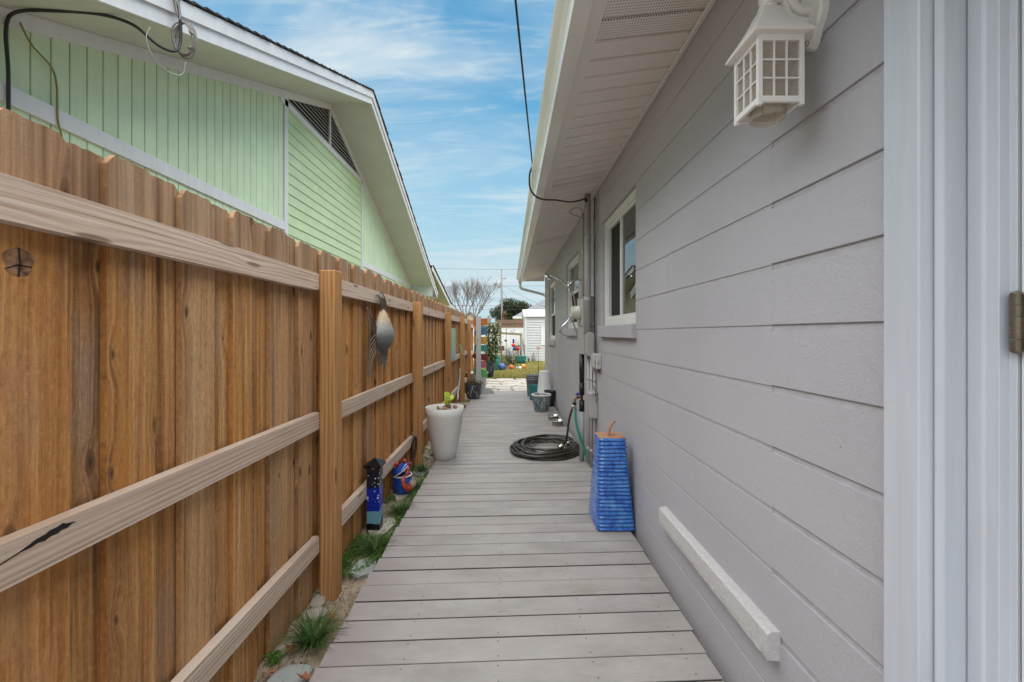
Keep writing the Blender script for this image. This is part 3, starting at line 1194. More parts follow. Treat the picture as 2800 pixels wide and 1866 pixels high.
bm = new()
strip(bm, .318, .334, -1.5, 10.73, .0105, .15, 0)
bx(bm, .325, WX, 10.735, 10.75, 2.70, 2.98)
part('fascia', bm, 'white', HOUSE)
GZ = sz(.247) - .006
gp = [(.322, GZ + .004), (.249, GZ), (.246, GZ + .018), (.241, GZ + .040), (.225, GZ + .068), (.207, GZ + .088), (.197, GZ + .100), (.192, GZ + .112), (.194, GZ + .124), (.206, GZ + .126),
      (.207, GZ + .118), (.200, GZ + .114), (.214, GZ + .088), (.230, GZ + .070), (.247, GZ + .042), (.252, GZ + .006), (.318, GZ + .010), (.318, GZ + .13), (.322, GZ + .13)]
bm = new()
ra = [bm.verts.new((x, -1.6, z)) for x, z in gp]
rb = [bm.verts.new((x, 10.77, z)) for x, z in gp]
for i in range(len(gp) - 1):
    bm.faces.new((ra[i], ra[i + 1], rb[i + 1], rb[i]))
bm.faces.new([bm.verts.new((x, 10.772, z)) for x, z in gp[:9]] + [bm.verts.new((.322, 10.772, GZ + .124))])
part('gutter', bm, 'gutter', HOUSE)
bm = new()          # downspout: outlet, two elbows, run back to the corner
tube(bm, [(.285, 10.69, GZ + .01), (.285, 10.69, GZ - .075), (.31, 10.70, GZ - .135), (.40, 10.715, GZ - .17), (.62, 10.72, GZ - .225), (.86, 10.725, GZ - .29), (.935, 10.725, GZ - .35), (.95, 10.725, GZ - .47), (.95, 10.725, .1)], .036, 10, sub=5)
part('downspout', bm, 'gutter', HOUSE)
bm = new()
q = [(.21, -1.6), (6.5, -1.6), (6.5, 10.8), (.21, 10.8)]
hexa(bm, [(x, y, sz(x) + .15) for x, y in q], [(x, y, sz(x) + .175) for x, y in q])
part('roof', bm, 'shingle', HOUSE)

# door: brick-mould casing, jamb, stop, door and hinge
bm = new()
prism(bm, [(.866, .988, -.05), (.866, .9015, -.05), (.884, .897, -.05), (.93, .897, -.05), (.93, .988, -.05)], (0, 0, 2.35))
part('door_casing', bm, 'trim', HOUSE, .003)
bm = new()
prism(bm, [(.892, .8955, -.05), (.889, .889, -.05), (.900, .881, -.05), (.9435, .880, -.05), (.960, .8955, -.05)], (0, 0, 2.33))
part('door_moulding', bm, 'trim', HOUSE, .0015)
bm = new()
prism(bm, [(.9445, .879, -.05), (.9425, .850, -.05), (.9465, .846, -.05), (.9445, .822, -.05), (.964, .820, -.05), (.966, .8105, -.05), (.99, .8105, -.05), (.99, .879, -.05)], (0, 0, 2.31))
part('door_jamb', bm, 'trim', HOUSE, .0012)
bm = new()
bx(bm, .968, 1.012, -.12, .8065, -.02, 2.28)
door = part('door', bm, 'white', HOUSE, .002)
bm = new()
hz0, hz1 = 1.366, 1.474
for i in range(5):
    a = hz0 + (hz1 - hz0) * i / 5
    lathe(bm, [(.0095, a + .0004), (.0095, a + (hz1 - hz0) / 5 - .0004)], 20, (.9565, .8035, 0))
for f in bm.faces:
    f.smooth = False
ball(bm, (.9565, .8035, hz1), .009, 12, 6, (1, 1, .6))
ball(bm, (.9565, .8035, hz0), .009, 12, 6, (1, 1, .6))
bx(bm, .9575, .9675, .770, .8025, hz0 + .003, hz1 - .003)
part('hinge', bm, 'bronze', door)

# ------------------------------------------------------------------ the cedar fence
FENCE = thing('board_fence', 'orange brown cedar board fence with dog-eared pickets and grey rails', 'fence', (-1.065, 5, 0))
rnd = random.Random(14)
PK = []
for v in range(5):
    bm = new()
    w, t, h = .156, .018, 1.912
    c1, c2, c3 = rnd.uniform(.018, .030), rnd.uniform(.018, .030), rnd.uniform(.024, .034)
    n = 5
    top = [(0, h - c3), (c1 * .6, h - c3 * .35), (c1, h)] + [(c1 + (w - c1 - c2) * (i + 1) / (n + 1), h + rnd.uniform(-.003, .002)) for i in range(n)] + [(w - c2, h), (w - c2 * .5, h - c3 * .4), (w, h - c3)]
    out = [(0, -.02)] + top[:] + [(w, -.02)]
    out = [(y, z) for y, z in out][::-1]
    A = [bm.verts.new((0, y, z)) for y, z in out]
    B = [bm.verts.new((-t, y, z)) for y, z in out]
    bm.faces.new(A).material_index = 0
    bm.faces.new(B[::-1]).material_index = 0
    for i in range(len(out)):
        j = (i + 1) % len(out)
        bm.faces.new((A[j], A[i], B[i], B[j])).material_index = 1
    PK.append(mesh('picket', bm, ['cedar', 'cedar_edge']))
FP = .256
for k in range(-6, 46):
    y = 1.134 + FP * k
    if y > 12.7:
        break
    drop = 0 if y < 10.4 else -.10
    j = rnd.uniform(-.004, .004)
    for back in (0, 1):
        o = link('picket', PK[rnd.randrange(5)], FENCE)
        yy = y + (FP / 2 if back else 0) + j
        o.location = (rnd.uniform(-.0015, .0015) - .0195 * back, yy - 5, -.035 + rnd.uniform(-.009, .005) + drop)
        o.rotation_euler = (rnd.uniform(-.0016, .0016), 0, 0)
near = [o for o in FENCE.children if abs(o.location.y + 5 - (1.134 - FP)) < .02][0]
bm = new()
P = [(-1.0644, .925 + .029 * math.cos(a) * (1 + .10 * math.sin(3 * a) + .04 * math.sin(7 * a)), 1.553 + .034 * math.sin(a) * (1 + .08 * math.cos(2 * a) + .04 * math.sin(5 * a))) for a in [i * math.pi / 14 for i in range(28)]]
prism(bm, P, (-.003, 0, 0), 0)
for q in ([(.923, 1.522), (.926, 1.55), (.924, 1.585), (.9275, 1.585), (.9295, 1.55), (.927, 1.522)], [(.900, 1.535), (.925, 1.546), (.951, 1.544), (.951, 1.5475), (.924, 1.5495), (.900, 1.5375)]):
    prism(bm, [(-1.0638, y, z) for y, z in q], (-.002, 0, 0), 1)
part('knot', bm, [plain('knot_core', (.24, .125, .062), .8, .85, 38, .8, 60), plain('knot_crack', (.015, .010, .008), .9)], near)
POSTS = [2.31, 4.57, 6.87, 8.99, 10.5, 12.6]
for i, py in enumerate(POSTS):
    bm = new()
    top = 1.738 if i < 4 else 1.66
    bx(bm, -1.0255, -.9365, py, py + .0885, -.12, top + rnd.uniform(-.012, .004))
    part('post', bm, 'post', FENCE, .004, pivot=(-.98, py + .044, 0))
SECT = [(-.30, 2.308)] + [(a + .0905, b - .002) for a, b in zip(POSTS, POSTS[1:])]
for i, (a, b) in enumerate(SECT):
    dz = 0 if i < 5 else -.09
    for z0 in (.208, .874, 1.630):
        bm = new()
        s0, s1 = rnd.uniform(-.004, .004), rnd.uniform(-.004, .004)
        n = 8
        rg = []
        for q in range(n + 1):
            t = q / n
            y = a + (b - a) * t
            s = s0 + (s1 - s0) * t + dz + .003 * math.sin(t * 3.1 + i)
            rg.append([bm.verts.new(p) for p in ((-1.0245, y, z0 + s), (-1.0245, y, z0 + s + .094), (-1.0635, y, z0 + s + .094), (-1.0635, y, z0 + s))])
        for A, B in zip(rg, rg[1:]):
            for p in range(4):
                bm.faces.new((A[p], A[(p + 1) % 4], B[(p + 1) % 4], B[p]))
        bm.faces.new(rg[0][::-1])
        bm.faces.new(rg[-1])
        bmesh.ops.bevel(bm, geom=[e for e in bm.edges if abs((e.verts[0].co - e.verts[1].co).normalized().y) > .9], offset=.005, segments=2, affect='EDGES')
        r = part('rail', bm, 'rail', FENCE, pivot=(-1.044, a, z0))
        if i == 0 and z0 == .874:
            bm = new()     # rotted split along a knot
            P = [(.80, .925), (.86, .9345), (.895, .9425), (.912, .9480), (.925, .953), (.944, .9555), (.952, .9595), (.968, .9600), (.981, .9635), (.987, .9590), (.996, .9575), (1.010, .9545), (.998, .9520), (.990, .9480), (.976, .9485), (.969, .9445), (.955, .9455), (.942, .9410), (.928, .9430), (.915, .9400), (.895, .9395), (.86, .9320), (.83, .9265)]
            prism(bm, [(-1.0238, y, z) for y, z in P], (-.004, 0, 0))
            part('split_knot', bm, plain('rotten_wood', (.012, .008, .007), .95, .4, 60, .8, 80), r)

# ------------------------------------------------------------------ neighbour's green gabled house
GX = -3.5
GH = thing('green_house', 'pale green gabled house with white trim behind the cedar fence', 'house', (GX, 8.34, 0))
AP, AY, GS = 5.89, 8.34, .415


def rake(y):
    return AP - GS * abs(y - AY)


bm = new()
prism(bm, [(GX - .03, 1.55, -.05), (GX - .03, 15.12, -.05), (GX - .03, 15.12, rake(15.12) + .1), (GX - .03, AY, AP + .1), (GX - .03, 1.55, rake(1.55) + .1)], (-5, 0, 0))
part('wall', bm, 'green', GH)


def gboard(ya, yb, z0, ztop, mat, pv):
    bm = new()
    pts = [(ya, z0), (yb, z0), (yb, ztop(yb))]
    if ya < AY < yb:
        pts.append((AY, ztop(AY)))
    pts.append((ya, ztop(ya)))
    prism(bm, [(GX, y, z) for y, z in pts], (-.024, 0, 0))
    bmesh.ops.bevel(bm, geom=[e for e in bm.edges if all(v.co.x > GX - .001 for v in e.verts) and abs((e.verts[0].co - e.verts[1].co).normalized().z) > .9], offset=.004, segments=1, affect='EDGES')
    part('siding_board', bm, mat, GH, pivot=pv)


y = 6.62
while y > 1.6:
    gboard(y - .140 + .0095, y, 1.3, lambda q: rake(q) - .02, 'green', (GX, y, 1.3))
    y -= .140
y = 10.20
while y < 15.05:
    yb = min(y + .140 - .0095, 15.1)
    gboard(y, yb, 1.3, lambda q: rake(q) - .02, 'green', (GX, y, 1.3))
    y += .140
VB = 5.05           # base of the louvre
z = 1.50
while z < VB - .02:
    zt = min(z + .163, VB)
    bm = new()
    a, b = 6.74, 10.10
    hexa(bm, [(GX + .008, a, z), (GX + .008, b, z), (GX - .022, b, z), (GX - .022, a, z)], [(GX - .006, a, zt), (GX - .006, b, zt), (GX - .022, b, zt), (GX - .022, a, zt)])
    part('siding_board', bm, 'green_lap', GH, pivot=(GX, a, z))
    z += .163
# flat white trims
for (a, b) in ((1.55, 6.625), (10.185, 15.1)):
    bm = new()
    bx(bm, GX - .012, GX + .022, a, b, 2.995, 3.13)
    part('frieze_board', bm, 'white', GH, .002)
for a, b in ((6.63, 6.735), (10.105, 10.18)):
    bm = new()
    bx(bm, GX - .012, GX + .024, a, b, 1.3, rake((a + b) / 2) - .11)
    part('vertical_trim', bm, 'white', GH, .002)
for s in (-1, 1):
    bm = new()
    ye = AY + s * 6.78
    q = [(AY, rake(AY) - .125), (AY, rake(AY) - .003), (ye, rake(ye) - .003), (ye, rake(ye) - .125)]
    prism(bm, [(GX + .020, yy, zz) for yy, zz in q], (-.035, 0, 0))
    part('rake_trim', bm, 'white', GH)
# triangular louvre
lv = new()
top = lambda q: rake(q) - .125
half = (top(AY) - VB) / GS
bx(lv, GX - .012, GX + .024, AY - half - .1, AY + half + .1, VB - .10, VB)
bx(lv, GX - .012, GX + .021, AY - .022, AY + .022, VB + .001, top(AY) - .02)
vent = part('vent', lv, 'white', GH, .002, label='triangular white louvre under the gable peak')
bm = new()
prism(bm, [(GX - .012, AY - half, VB), (GX - .012, AY + half, VB), (GX - .012, AY, top(AY))], (-.012, 0, 0))
part('vent_back', bm, 'dark', vent)
n = 9
for i in range(n):
    zz = VB + .035 + (top(AY) - VB - .06) * i / n
    hw = (top(AY) - zz) / GS - .05
    for s in (-1, 1):
        ya, yb = AY + s * .024, AY + s * hw
        if hw < .06:
            continue
        bm = new()
        hexa(bm, [(GX + .016, ya, zz - .012), (GX + .016, yb, zz - .012), (GX - .010, yb, zz + .02), (GX - .010, ya, zz + .02)],
             [(GX + .016, ya, zz - .004), (GX + .016, yb, zz - .004), (GX - .010, yb, zz + .028), (GX - .010, ya, zz + .028)])
        part('slat', bm, 'white', vent)
# overhang
FX = -2.68
for s in (-1, 1):
    ye = AY + s * (7.70 if s > 0 else 7.75)
    bm = new()
    q = [(AY, rake(AY)), (ye, rake(ye)), (ye, rake(ye) + .02), (AY, rake(AY) + .02)]
    prism(bm, [(GX + .001, yy, zz) for yy, zz in q], (FX - GX - .025, 0, 0))
    part('soffit', bm, 'eave', GH)
    bm = new()
    q = [(AY, rake(AY) - .012), (ye, rake(ye) - .012), (ye, rake(ye) + .125), (AY, rake(AY) + .125)]
    prism(bm, [(FX, yy, zz) for yy, zz in q], (-.024, 0, 0))
    part('fascia', bm, 'white', GH)
    bm = new()
    q = [(AY, rake(AY) + .108), (ye, rake(ye) + .108), (ye, rake(ye) + .235), (AY, rake(AY) + .235)]
    prism(bm, [(FX + .024, yy, zz) for yy, zz in q], (-.023, 0, 0))
    part('fascia_cap', bm, 'white', GH)
    # shingle courses run back along the ridge
    y = ye - s * .0
    c = 0
    while (y - AY) * s > .02:
        yn = y - s * .143
        if (yn - AY) * s < 0:
            yn = AY
        bm = new()
        xo = FX + .045 + rnd.uniform(-.006, .010)
        lo = [(xo, y + s * .02, rake(y) + .245), (xo, yn, rake(yn) + .240), (-8.5, yn, rake(yn) + .240), (-8.5, y + s * .02, rake(y) + .245)]
        hi = [(p[0], p[1], p[2] + (.016 if i in (0, 3) else .008)) for i, p in enumerate(lo)]
        hexa(bm, lo, hi)
        part('shingle_course', bm, 'shingle', GH)
        y = yn
        c += 1
bm = new()          # boxed eave return
zr = rake(15.13)
prism(bm, [(GX + .002, 15.13, 2.70), (FX - .026, 15.13, 2.70), (FX - .026, 15.13, zr - .004), (GX + .002, 15.13, zr - .004)], (0, .02, 0))
bx(bm, GX - 4, FX - .026, 15.151, 16.03, 2.685, 2.698)
bx(bm, GX - 4, FX - .026, 16.031, 16.05, 2.685, 2.83)
part('eave_return', bm, 'eave', GH)

# second roof further down the neighbour's side
BH = thing('beige_house', 'beige walled house with white rake board seen past the green gable', 'house', (-3.6, 20, 0))
r2 = lambda y: 3.74 - .215 * (y - 17.9)
bm = new()
prism(bm, [(-3.55, 17.0, -.05), (-3.55, 22.0, -.05), (-3.55, 22.0, r2(22)), (-3.55, 17.0, r2(17))], (-4, 0, 0))
part('wall', bm, 'beige', BH)
bm = new()
q = [(16.9, r2(16.9) - .10), (22.25, r2(22.25) - .10), (22.25, r2(22.25) + .09), (16.9, r2(16.9) + .09)]
prism(bm, [(-3.0, yy, zz) for yy, zz in q], (-.03, 0, 0))
part('fascia', bm, 'white', BH)
bm = new()
q = [(16.9, r2(16.9)), (22.25, r2(22.25)), (22.25, r2(22.25) + .02), (16.9, r2(16.9) + .02)]
prism(bm, [(-3.031, yy, zz) for yy, zz in q], (-4.4, 0, 0))
part('soffit', bm, 'eave', BH)
bm = new()
q = [(16.9, r2(16.9) + .095), (22.3, r2(22.3) + .095), (22.3, r2(22.3) + .125), (16.9, r2(16.9) + .125)]
prism(bm, [(-2.96, yy, zz) for yy, zz in q], (-4.4, 0, 0))
part('roof', bm, 'shingle', BH)

# ------------------------------------------------------------------ cables on the neighbour's eave
cx, cy = FX + .045, 3.44
T = thing('cable_coil', 'coil of grey cable tied up below the green house eave', 'cable coil', (cx, cy, 3.80))
bm = new()
for k in range(4):
    a0 = rnd.uniform(0, 6)
    pts = []
    for i in range(22):
        a = 2 * math.pi * i / 22
        rr = 1 + .05 * math.sin(2 * a + a0) + .025 * k
        pts.append((cx + .02 + .066 * rr * math.cos(a) + .003 * k, cy + .010 * k - .02 + .02 * math.cos(a) + .006 * math.sin(3 * a + a0), 3.765 + .130 * rr * math.sin(a)))
    tube(bm, pts, .0065, 6, closed=True)
part('coil', bm, 'cable', T)
for a in (.4, 2.9, -.6):
    bm = new()
    tube(bm, [(cx + .02 + .062 * math.cos(a) * .9, cy - .005, 3.765 + .13 * math.sin(a) * .93), (cx + .02 + .066 * math.cos(a) * 1.18, cy - .005, 3.765 + .13 * math.sin(a) * 1.1)], .018, 6)
    part('cable_tie', bm, 'cable', T)
bm = new()
tube(bm, [(cx - .01, cy - .02, 3.93), (cx - .01, cy - .05, 4.02), (cx, cy - .09, 4.12), (cx, cy - .10, 4.30)], .012, 6, sub=4)
tube(bm, [(cx, cy - .12, 4.06), (cx + .02, cy - .06, 4.00), (cx + .01, cy - .03, 3.90)], .008, 6, sub=4)
part('clamp', bm, 'steel', T)
bm = new()
tube(bm, [(FX - .02, 3.21, 3.70), (FX - .03, 3.19, 3.60), (FX - .02, 3.24, 3.50), (FX, 3.36, 3.46), (FX + .02, 3.47, 3.50), (FX + .03, 3.50, 3.62)], .004, 6, sub=5)
part('loose_loop', bm, 'conduit', T)
bm = new()
tube(bm, [(GX + .035, 2.955, 2.75), (GX + .04, 2.95, 3.2), (GX + .03, 2.945, 3.50), (GX + .08, 2.96, 3.625), (GX + .3, 3.0, 3.665), (-2.95, 3.08, 3.70), (-2.78, 3.16, 3.68), (-2.68, 3.26, 3.60), (-2.63, 3.36, 3.62), (-2.63, 3.42, 3.75), (-2.63, 3.40, 4.0), (-2.63, 3.3, 4.4)], .011, 8, sub=6)
solo('service_cable', bm, 'wire', 'thick black cable bent over the green siding and eave', 'cable', (GX, 2.955, 2.75))
bm = new()
tube(bm, [(GX + .04, 3.02, 3.60), (GX + .03, 3.10, 3.50), (GX + .025, 3.24, 3.42), (GX + .03, 3.275, 3.30), (GX + .028, 3.285, 3.05), (GX + .035, 3.31, 2.9), (GX + .04, 3.30, 2.75)], .007, 6, sub=5)
solo('wall_cable', bm, 'p_olive', 'thin olive cable running down the green siding', 'cable', (GX, 3.28, 2.75))

# ------------------------------------------------------------------ wall lantern
lx0, lx1, ly0, ly1 = .695, .823, 1.187, 1.316     # body of the lamp, clear of the wall
lz0, lz1 = 2.045, 2.232
lcx, lcy = (lx0 + lx1) / 2, (ly0 + ly1) / 2
T = thing('wall_lantern', 'white coach lantern with small panes mounted high on the grey wall', 'wall lamp', (lcx, lcy, lz0))
bm = new()
e = .0115
for x in (lx0, lx1 - e):
    for y in (ly0, ly1 - e):
        bx(bm, x, x + e, y, y + e, lz0 - .008, lz1)
for z in (lz0, lz1 - .016):
    for x in (lx0 + .001, lx1 - e + .001):
        bx(bm, x, x + e - .002, ly0 + e, ly1 - e, z, z + .016)
    for y in (ly0 + .001, ly1 - e + .001):
        bx(bm, lx0 + e, lx1 - e, y, y + e - .002, z, z + .016)
w = .004
for i in (1, 2):
    xx = lx0 + e + (lx1 - lx0 - 2 * e) * i / 3
    yy = ly0 + e + (ly1 - ly0 - 2 * e) * i / 3
    zz = lz0 + .016 + (lz1 - lz0 - .032) * i / 3
    for y in (ly0 + .003, ly1 - .008):
        bx(bm, xx - w / 2, xx + w / 2, y, y + .005, lz0 + .016, lz1 - .016)
        bx(bm, lx0 + e, lx1 - e, y + .0005, y + .0045, zz - w / 2, zz + w / 2)
    for x in (lx0 + .003, lx1 - .008):
        bx(bm, x, x + .005, yy - w / 2, yy + w / 2, lz0 + .016, lz1 - .016)
        bx(bm, x + .0005, x + .0045, ly0 + e, ly1 - e, zz - w / 2, zz + w / 2)
part('frame', bm, 'lamp_white', T)
for x, y in (((lx0 + .0085), None), ((lx1 - .0085), None), (None, ly0 + .0085), (None, ly1 - .0085)):
    bm = new()
    if x:
        bx(bm, x - .001, x + .001, ly0 + e, ly1 - e, lz0 + .014, lz1 - .014)
    else:
        bx(bm, lx0 + e, lx1 - e, y - .001, y + .001, lz0 + .014, lz1 - .014)
    part('pane', bm, 'frost', T)
bm = new()
lathe(bm, [(.047, lz0 - .022), (.048, lz0 - .020), (.048, lz1 - .03), (.046, lz1 - .03), (.0455, lz0 - .019)], 32, (lcx, lcy, 0), cap0=False, cap1=False)
part('glass_cylinder', bm, 'frost', T)
bm = new()          # flared roof
def sq(bm, loops):
    rr = []
    for hx, z in loops:
        rr.append([bm.verts.new((lcx + a * hx, lcy + b * hx, z)) for a, b in ((-1, -1), (1, -1), (1, 1), (-1, 1))])
    for a, b in zip(rr, rr[1:]):
        for i in range(4):
            bm.faces.new((a[i], a[(i + 1) % 4], b[(i + 1) % 4], b[i]))
    bm.faces.new(rr[0][::-1])
    bm.faces.new(rr[-1])
sq(bm, [(.066, lz1), (.082, lz1 + .002), (.083, lz1 + .008), (.072, lz1 + .026), (.058, lz1 + .047), (.042, lz1 + .074), (.030, lz1 + .100), (.024, lz1 + .112)])
roof = part('lamp_roof', bm, 'lamp_white', T, .0015)
bm = new()
zt = lz1 + .112
lathe(bm, [(.022, zt), (.026, zt + .004), (.024, zt + .010), (.018, zt + .014), (.019, zt + .022), (.024, zt + .028), (.024, zt + .036), (.016, zt + .044), (.013, zt + .056), (.017, zt + .064), (.010, zt + .076), (.002, zt + .082)], 24, (lcx, lcy, 0))
part('finial', bm, 'lamp_white', roof)
bm = new()
zb = zt + .030
tube(bm, [(lcx + .01, lcy, zb), (lcx + .045, lcy, zb + .006), (lcx + .075, lcy, zb - .014), (lcx + .095, lcy, zb - .03), (WX - .02, lcy, zb - .03)], .015, 12, sub=5)
tube(bm, [(lcx + .05, lcy, zb - .003), (lcx + .062, lcy, zb - .040), (lcx + .085, lcy, zb - .055), (WX - .02, lcy, zb - .062)], .011, 10, sub=5)
part('bracket_arm', bm, 'lamp_white', T)
bm = new()
pl = []
for i in range(30):
    a = 2 * math.pi * i / 30
    rr = .052 + .006 * math.cos(4 * a)
    pl.append((WX - .024, lcy + rr * math.cos(a) * .92, zb - .045 + rr * 1.75 * math.sin(a)))
prism(bm, pl, (.026, 0, 0))
bmesh.ops.bevel(bm, geom=[e for e in bm.edges if all(v.co.x < WX - .02 for v in e.verts)], offset=.007, segments=3, affect='EDGES')
bk = part('back_plate', bm, 'lamp_white', T)
bm = new()
ball(bm, (WX - .026, lcy, zb + .035), .007, 12, 8)
ball(bm, (WX - .026, lcy, zb - .125), .007, 12, 8)
part('cap_nut', bm, 'steel', bk)

# ------------------------------------------------------------------ electrical service on the wall
T = thing('electric_meter_box', 'tall grey painted meter box on the wall beside the conduits', 'meter box', (WX, 4.63, 1.17))
bm = new()
bx(bm, .776, WX, 4.456, 4.808, 1.174, 1.470)
part('lower_box', bm, 'conduit', T, .004)
bm = new()
bx(bm, .772, WX, 4.450, 4.812, 1.474, 1.772)
bx(bm, .766, WX, 4.444, 4.818, 1.7722, 1.784)
part('upper_box', bm, 'conduit', T, .004)
bm = new()
def lathe_x(bm, prof, c, seg=24):
    n0 = len(bm.verts)
    lathe(bm, prof, seg, (0, 0, 0))
    bm.verts.ensure_lookup_table()
    M = Matrix.Rotation(R(-90), 4, 'Y')
    bmesh.ops.transform(bm, matrix=Matrix.Translation(c) @ M, verts=bm.verts[n0:])
lathe_x(bm, [(.078, 0), (.080, .006), (.080, .020), (.072, .022), (.071, .085), (.066, .094), (.045, .099)], (.773, 4.63, 1.62))
part('meter', bm, 'meter', T)
bm = new()
tube(bm, [(.80, 4.60, 1.784), (.80, 4.60, 2.69)], .014, 10)
tube(bm, [(.80, 4.60, 2.69), (.775, 4.58, 2.735), (.70, 4.56, 2.735), (.66, 4.56, 2.70), (.69, 4.57, 2.665), (.77, 4.59, 2.645), (.84, 4.62, 2.56), (.87, 4.63, 2.40)], .006, 6, sub=5)
part('riser', bm, 'conduit', T)
T = thing('service_mast', 'thick grey conduit running from the eave down beside the meter box', 'conduit', (.81, 4.38, 1.2))
bm = new()
tube(bm, [(.81, 4.38, 1.39), (.81, 4.38, sz(.81) - .005)], .033, 18)
for z in (1.72, 2.36):
    lathe(bm, [(.0335, z), (.037, z + .002), (.037, z + .045), (.0335, z + .047)], 18, (.81, 4.38, 0), cap0=False, cap1=False)
part('pipe', bm, 'conduit', T)
bm = new()
pl = []
for i in range(24):
    a = 2 * math.pi * i / 24
    pl.append((.83 + .043 * math.cos(a), 4.335, 1.285 + (.092 if math.sin(a) > 0 else -.092) + .033 * math.sin(a)))
prism(bm, pl, (0, .075, 0))
part('elbow_box', bm, 'conduit', T, .006)
bm = new()
tube(bm, [(.84, 4.40, sz(.84) - .03), (.79, 4.36, sz(.84) - .06), (.62, 4.2, 2.69), (.45, 4.03, 2.655), (.32, 3.90, 2.62), (.235, 3.78, 2.615), (.185, 3.70, 2.66), (.178, 3.63, 2.75), (.20, 3.58, 2.80)], .0075, 8, sub=6)
bx(bm, .775, .80, 4.33, 4.355, 2.74, 2.765)
part('drip_loop', bm, 'wire', T)

for nm, lab, x, y, z0, z1, r, m in (
        ('conduit_pipe', 'slim grey conduit just below the meter box nearest the black pipe', .85, 4.54, .02, 1.174, .019, 'conduit'),
        ('conduit_pipe', 'slim grey conduit dropping below the small utility box to the deck', .862, 4.44, -.02, 1.174, .017, 'conduit'),
        ('conduit_pipe', 'thin grey conduit hugging the wall beside the pale plastic junction box', .876, 4.36, -.02, 1.06, .013, 'conduit')):
    bm = new()
    tube(bm, [(x, y, z0), (x, y, z1)], r, 12)
    for z in (.16, .9):
        lathe(bm, [(r + .0003, z), (r + .004, z + .002), (r + .004, z + .03), (r + .0003, z + .032)], 12, (x, y, 0), cap0=False, cap1=False)
    solo(nm, bm, m, lab, 'conduit', (x, y, z0), 'conduits under the meter box')
T = thing('insulated_pipe', 'vertical water pipe in black foam above a grey plastic sleeve', 'pipe', (.80, 4.667, 0))
bm = new()
lathe(bm, [(.027, .86), (.028, 1.0), (.028, 1.172)], 16, (.80, 4.667, 0))
lathe(bm, [(.0285, .72), (.0285, .855)], 16, (.80, 4.667, 0))
lathe(bm, [(.029, .545), (.029, .665)], 16, (.80, 4.667, 0))
part('foam_sleeve', bm, 'black', T)
bm = new()
tube(bm, [(.80, 4.667, .01), (.80, 4.667, .544)], .0275, 14)
part('plastic_sleeve', bm, 'grey_pvc', T)
bm = new()
tube(bm, [(.80, 4.667, .666), (.80, 4.667, .719)], .014, 10)
part('copper_pipe', bm, 'brass', T)

T = thing('utility_box', 'small grey painted utility box low on the wall above two conduits', 'junction box', (WX, 4.38, .53))
bm = new()
bx(bm, .822, WX, 4.30, 4.455, .535, .775)
part('box', bm, 'conduit', T, .006)
bm = new()
prism(bm, [(.815, 4.293, .776), (.815, 4.462, .776), (.84, 4.462, .798), (.84, 4.293, .798)], (.058, 0, 0))
part('lid', bm, 'conduit', T, .003)
T = thing('junction_box', 'pale grey plastic junction box fixed under the near window sill', 'junction box', (WX, 4.24, 1.05))
bm = new()
bx(bm, .846, WX, 4.135, 4.35, 1.048, 1.195)
part('box', bm, 'phone', T, .007)
bm = new()
bx(bm, .838, .8455, 4.15, 4.335, 1.062, 1.182)
bx(bm, .832, .8378, 4.135, 4.175, 1.10, 1.14)
bx(bm, .848, .872, 4.126, 4.1345, 1.098, 1.150)
bx(bm, .853, .866, 4.119, 4.1258, 1.112, 1.134)
part('lid', bm, 'phone', T, .003)
bm = new()
lathe(bm, [(.010, 1.015), (.014, 1.022), (.014, 1.047)], 10, (.878, 4.16, 0))
part('bushing', bm, 'rust', T)
for lab, pts, r, m in (
        ('beige cable falling beside the conduit from the eave to the junction box', [(.885, 4.36, 2.78), (.88, 4.30, 2.68), (.872, 4.33, 2.45), (.882, 4.31, 2.1), (.876, 4.32, 1.8), (.88, 4.28, 1.6), (.87, 4.24, 1.4), (.878, 4.27, 1.25), (.87, 4.28, 1.2)], .0055, 'cable'),
        ('black cable clipped to the wall right behind the service mast', [(.888, 4.42, 2.80), (.886, 4.42, 2.5), (.884, 4.41, 2.0), (.884, 4.40, 1.6), (.878, 4.36, 1.36), (.872, 4.30, 1.24), (.87, 4.30, 1.19)], .0055, 'wire'),
        ('pale wire run down the wall edge beside the near window', [(.889, 4.26, 2.82), (.889, 4.235, 2.74), (.8895, 4.235, 2.2), (.8895, 4.22, 1.7), (.886, 4.205, 1.45), (.88, 4.18, 1.30), (.88, 4.20, 1.196)], .004, 'conduit'),
        ('loose dark wire hanging from the junction box to the conduits', [(.866, 4.30, 1.048), (.858, 4.36, .98), (.862, 4.37, .88), (.872, 4.29, .80), (.88, 4.27, .70)], .0035, 'wire')):
    bm = new()
    tube(bm, pts, r, 6, sub=6)
    solo('wall_cable', bm, m, lab, 'cable', pts[-1], 'cables on the house wall')

# overhead drop wire to the eave
bm = new()
A, B = Vector((.200, 3.58, 2.80)), Vector((-1.15, -9.6, 4.05))
pts = [A + (B - A) * t + Vector((0, 0, -.5 * t * (1 - t))) for t in [i / 24 for i in range(25)]]
tube(bm, pts, .0055, 6)
solo('service_wire', bm, 'wire', 'dark overhead wire coming down to the gutter of the grey house', 'wire', tuple(A))

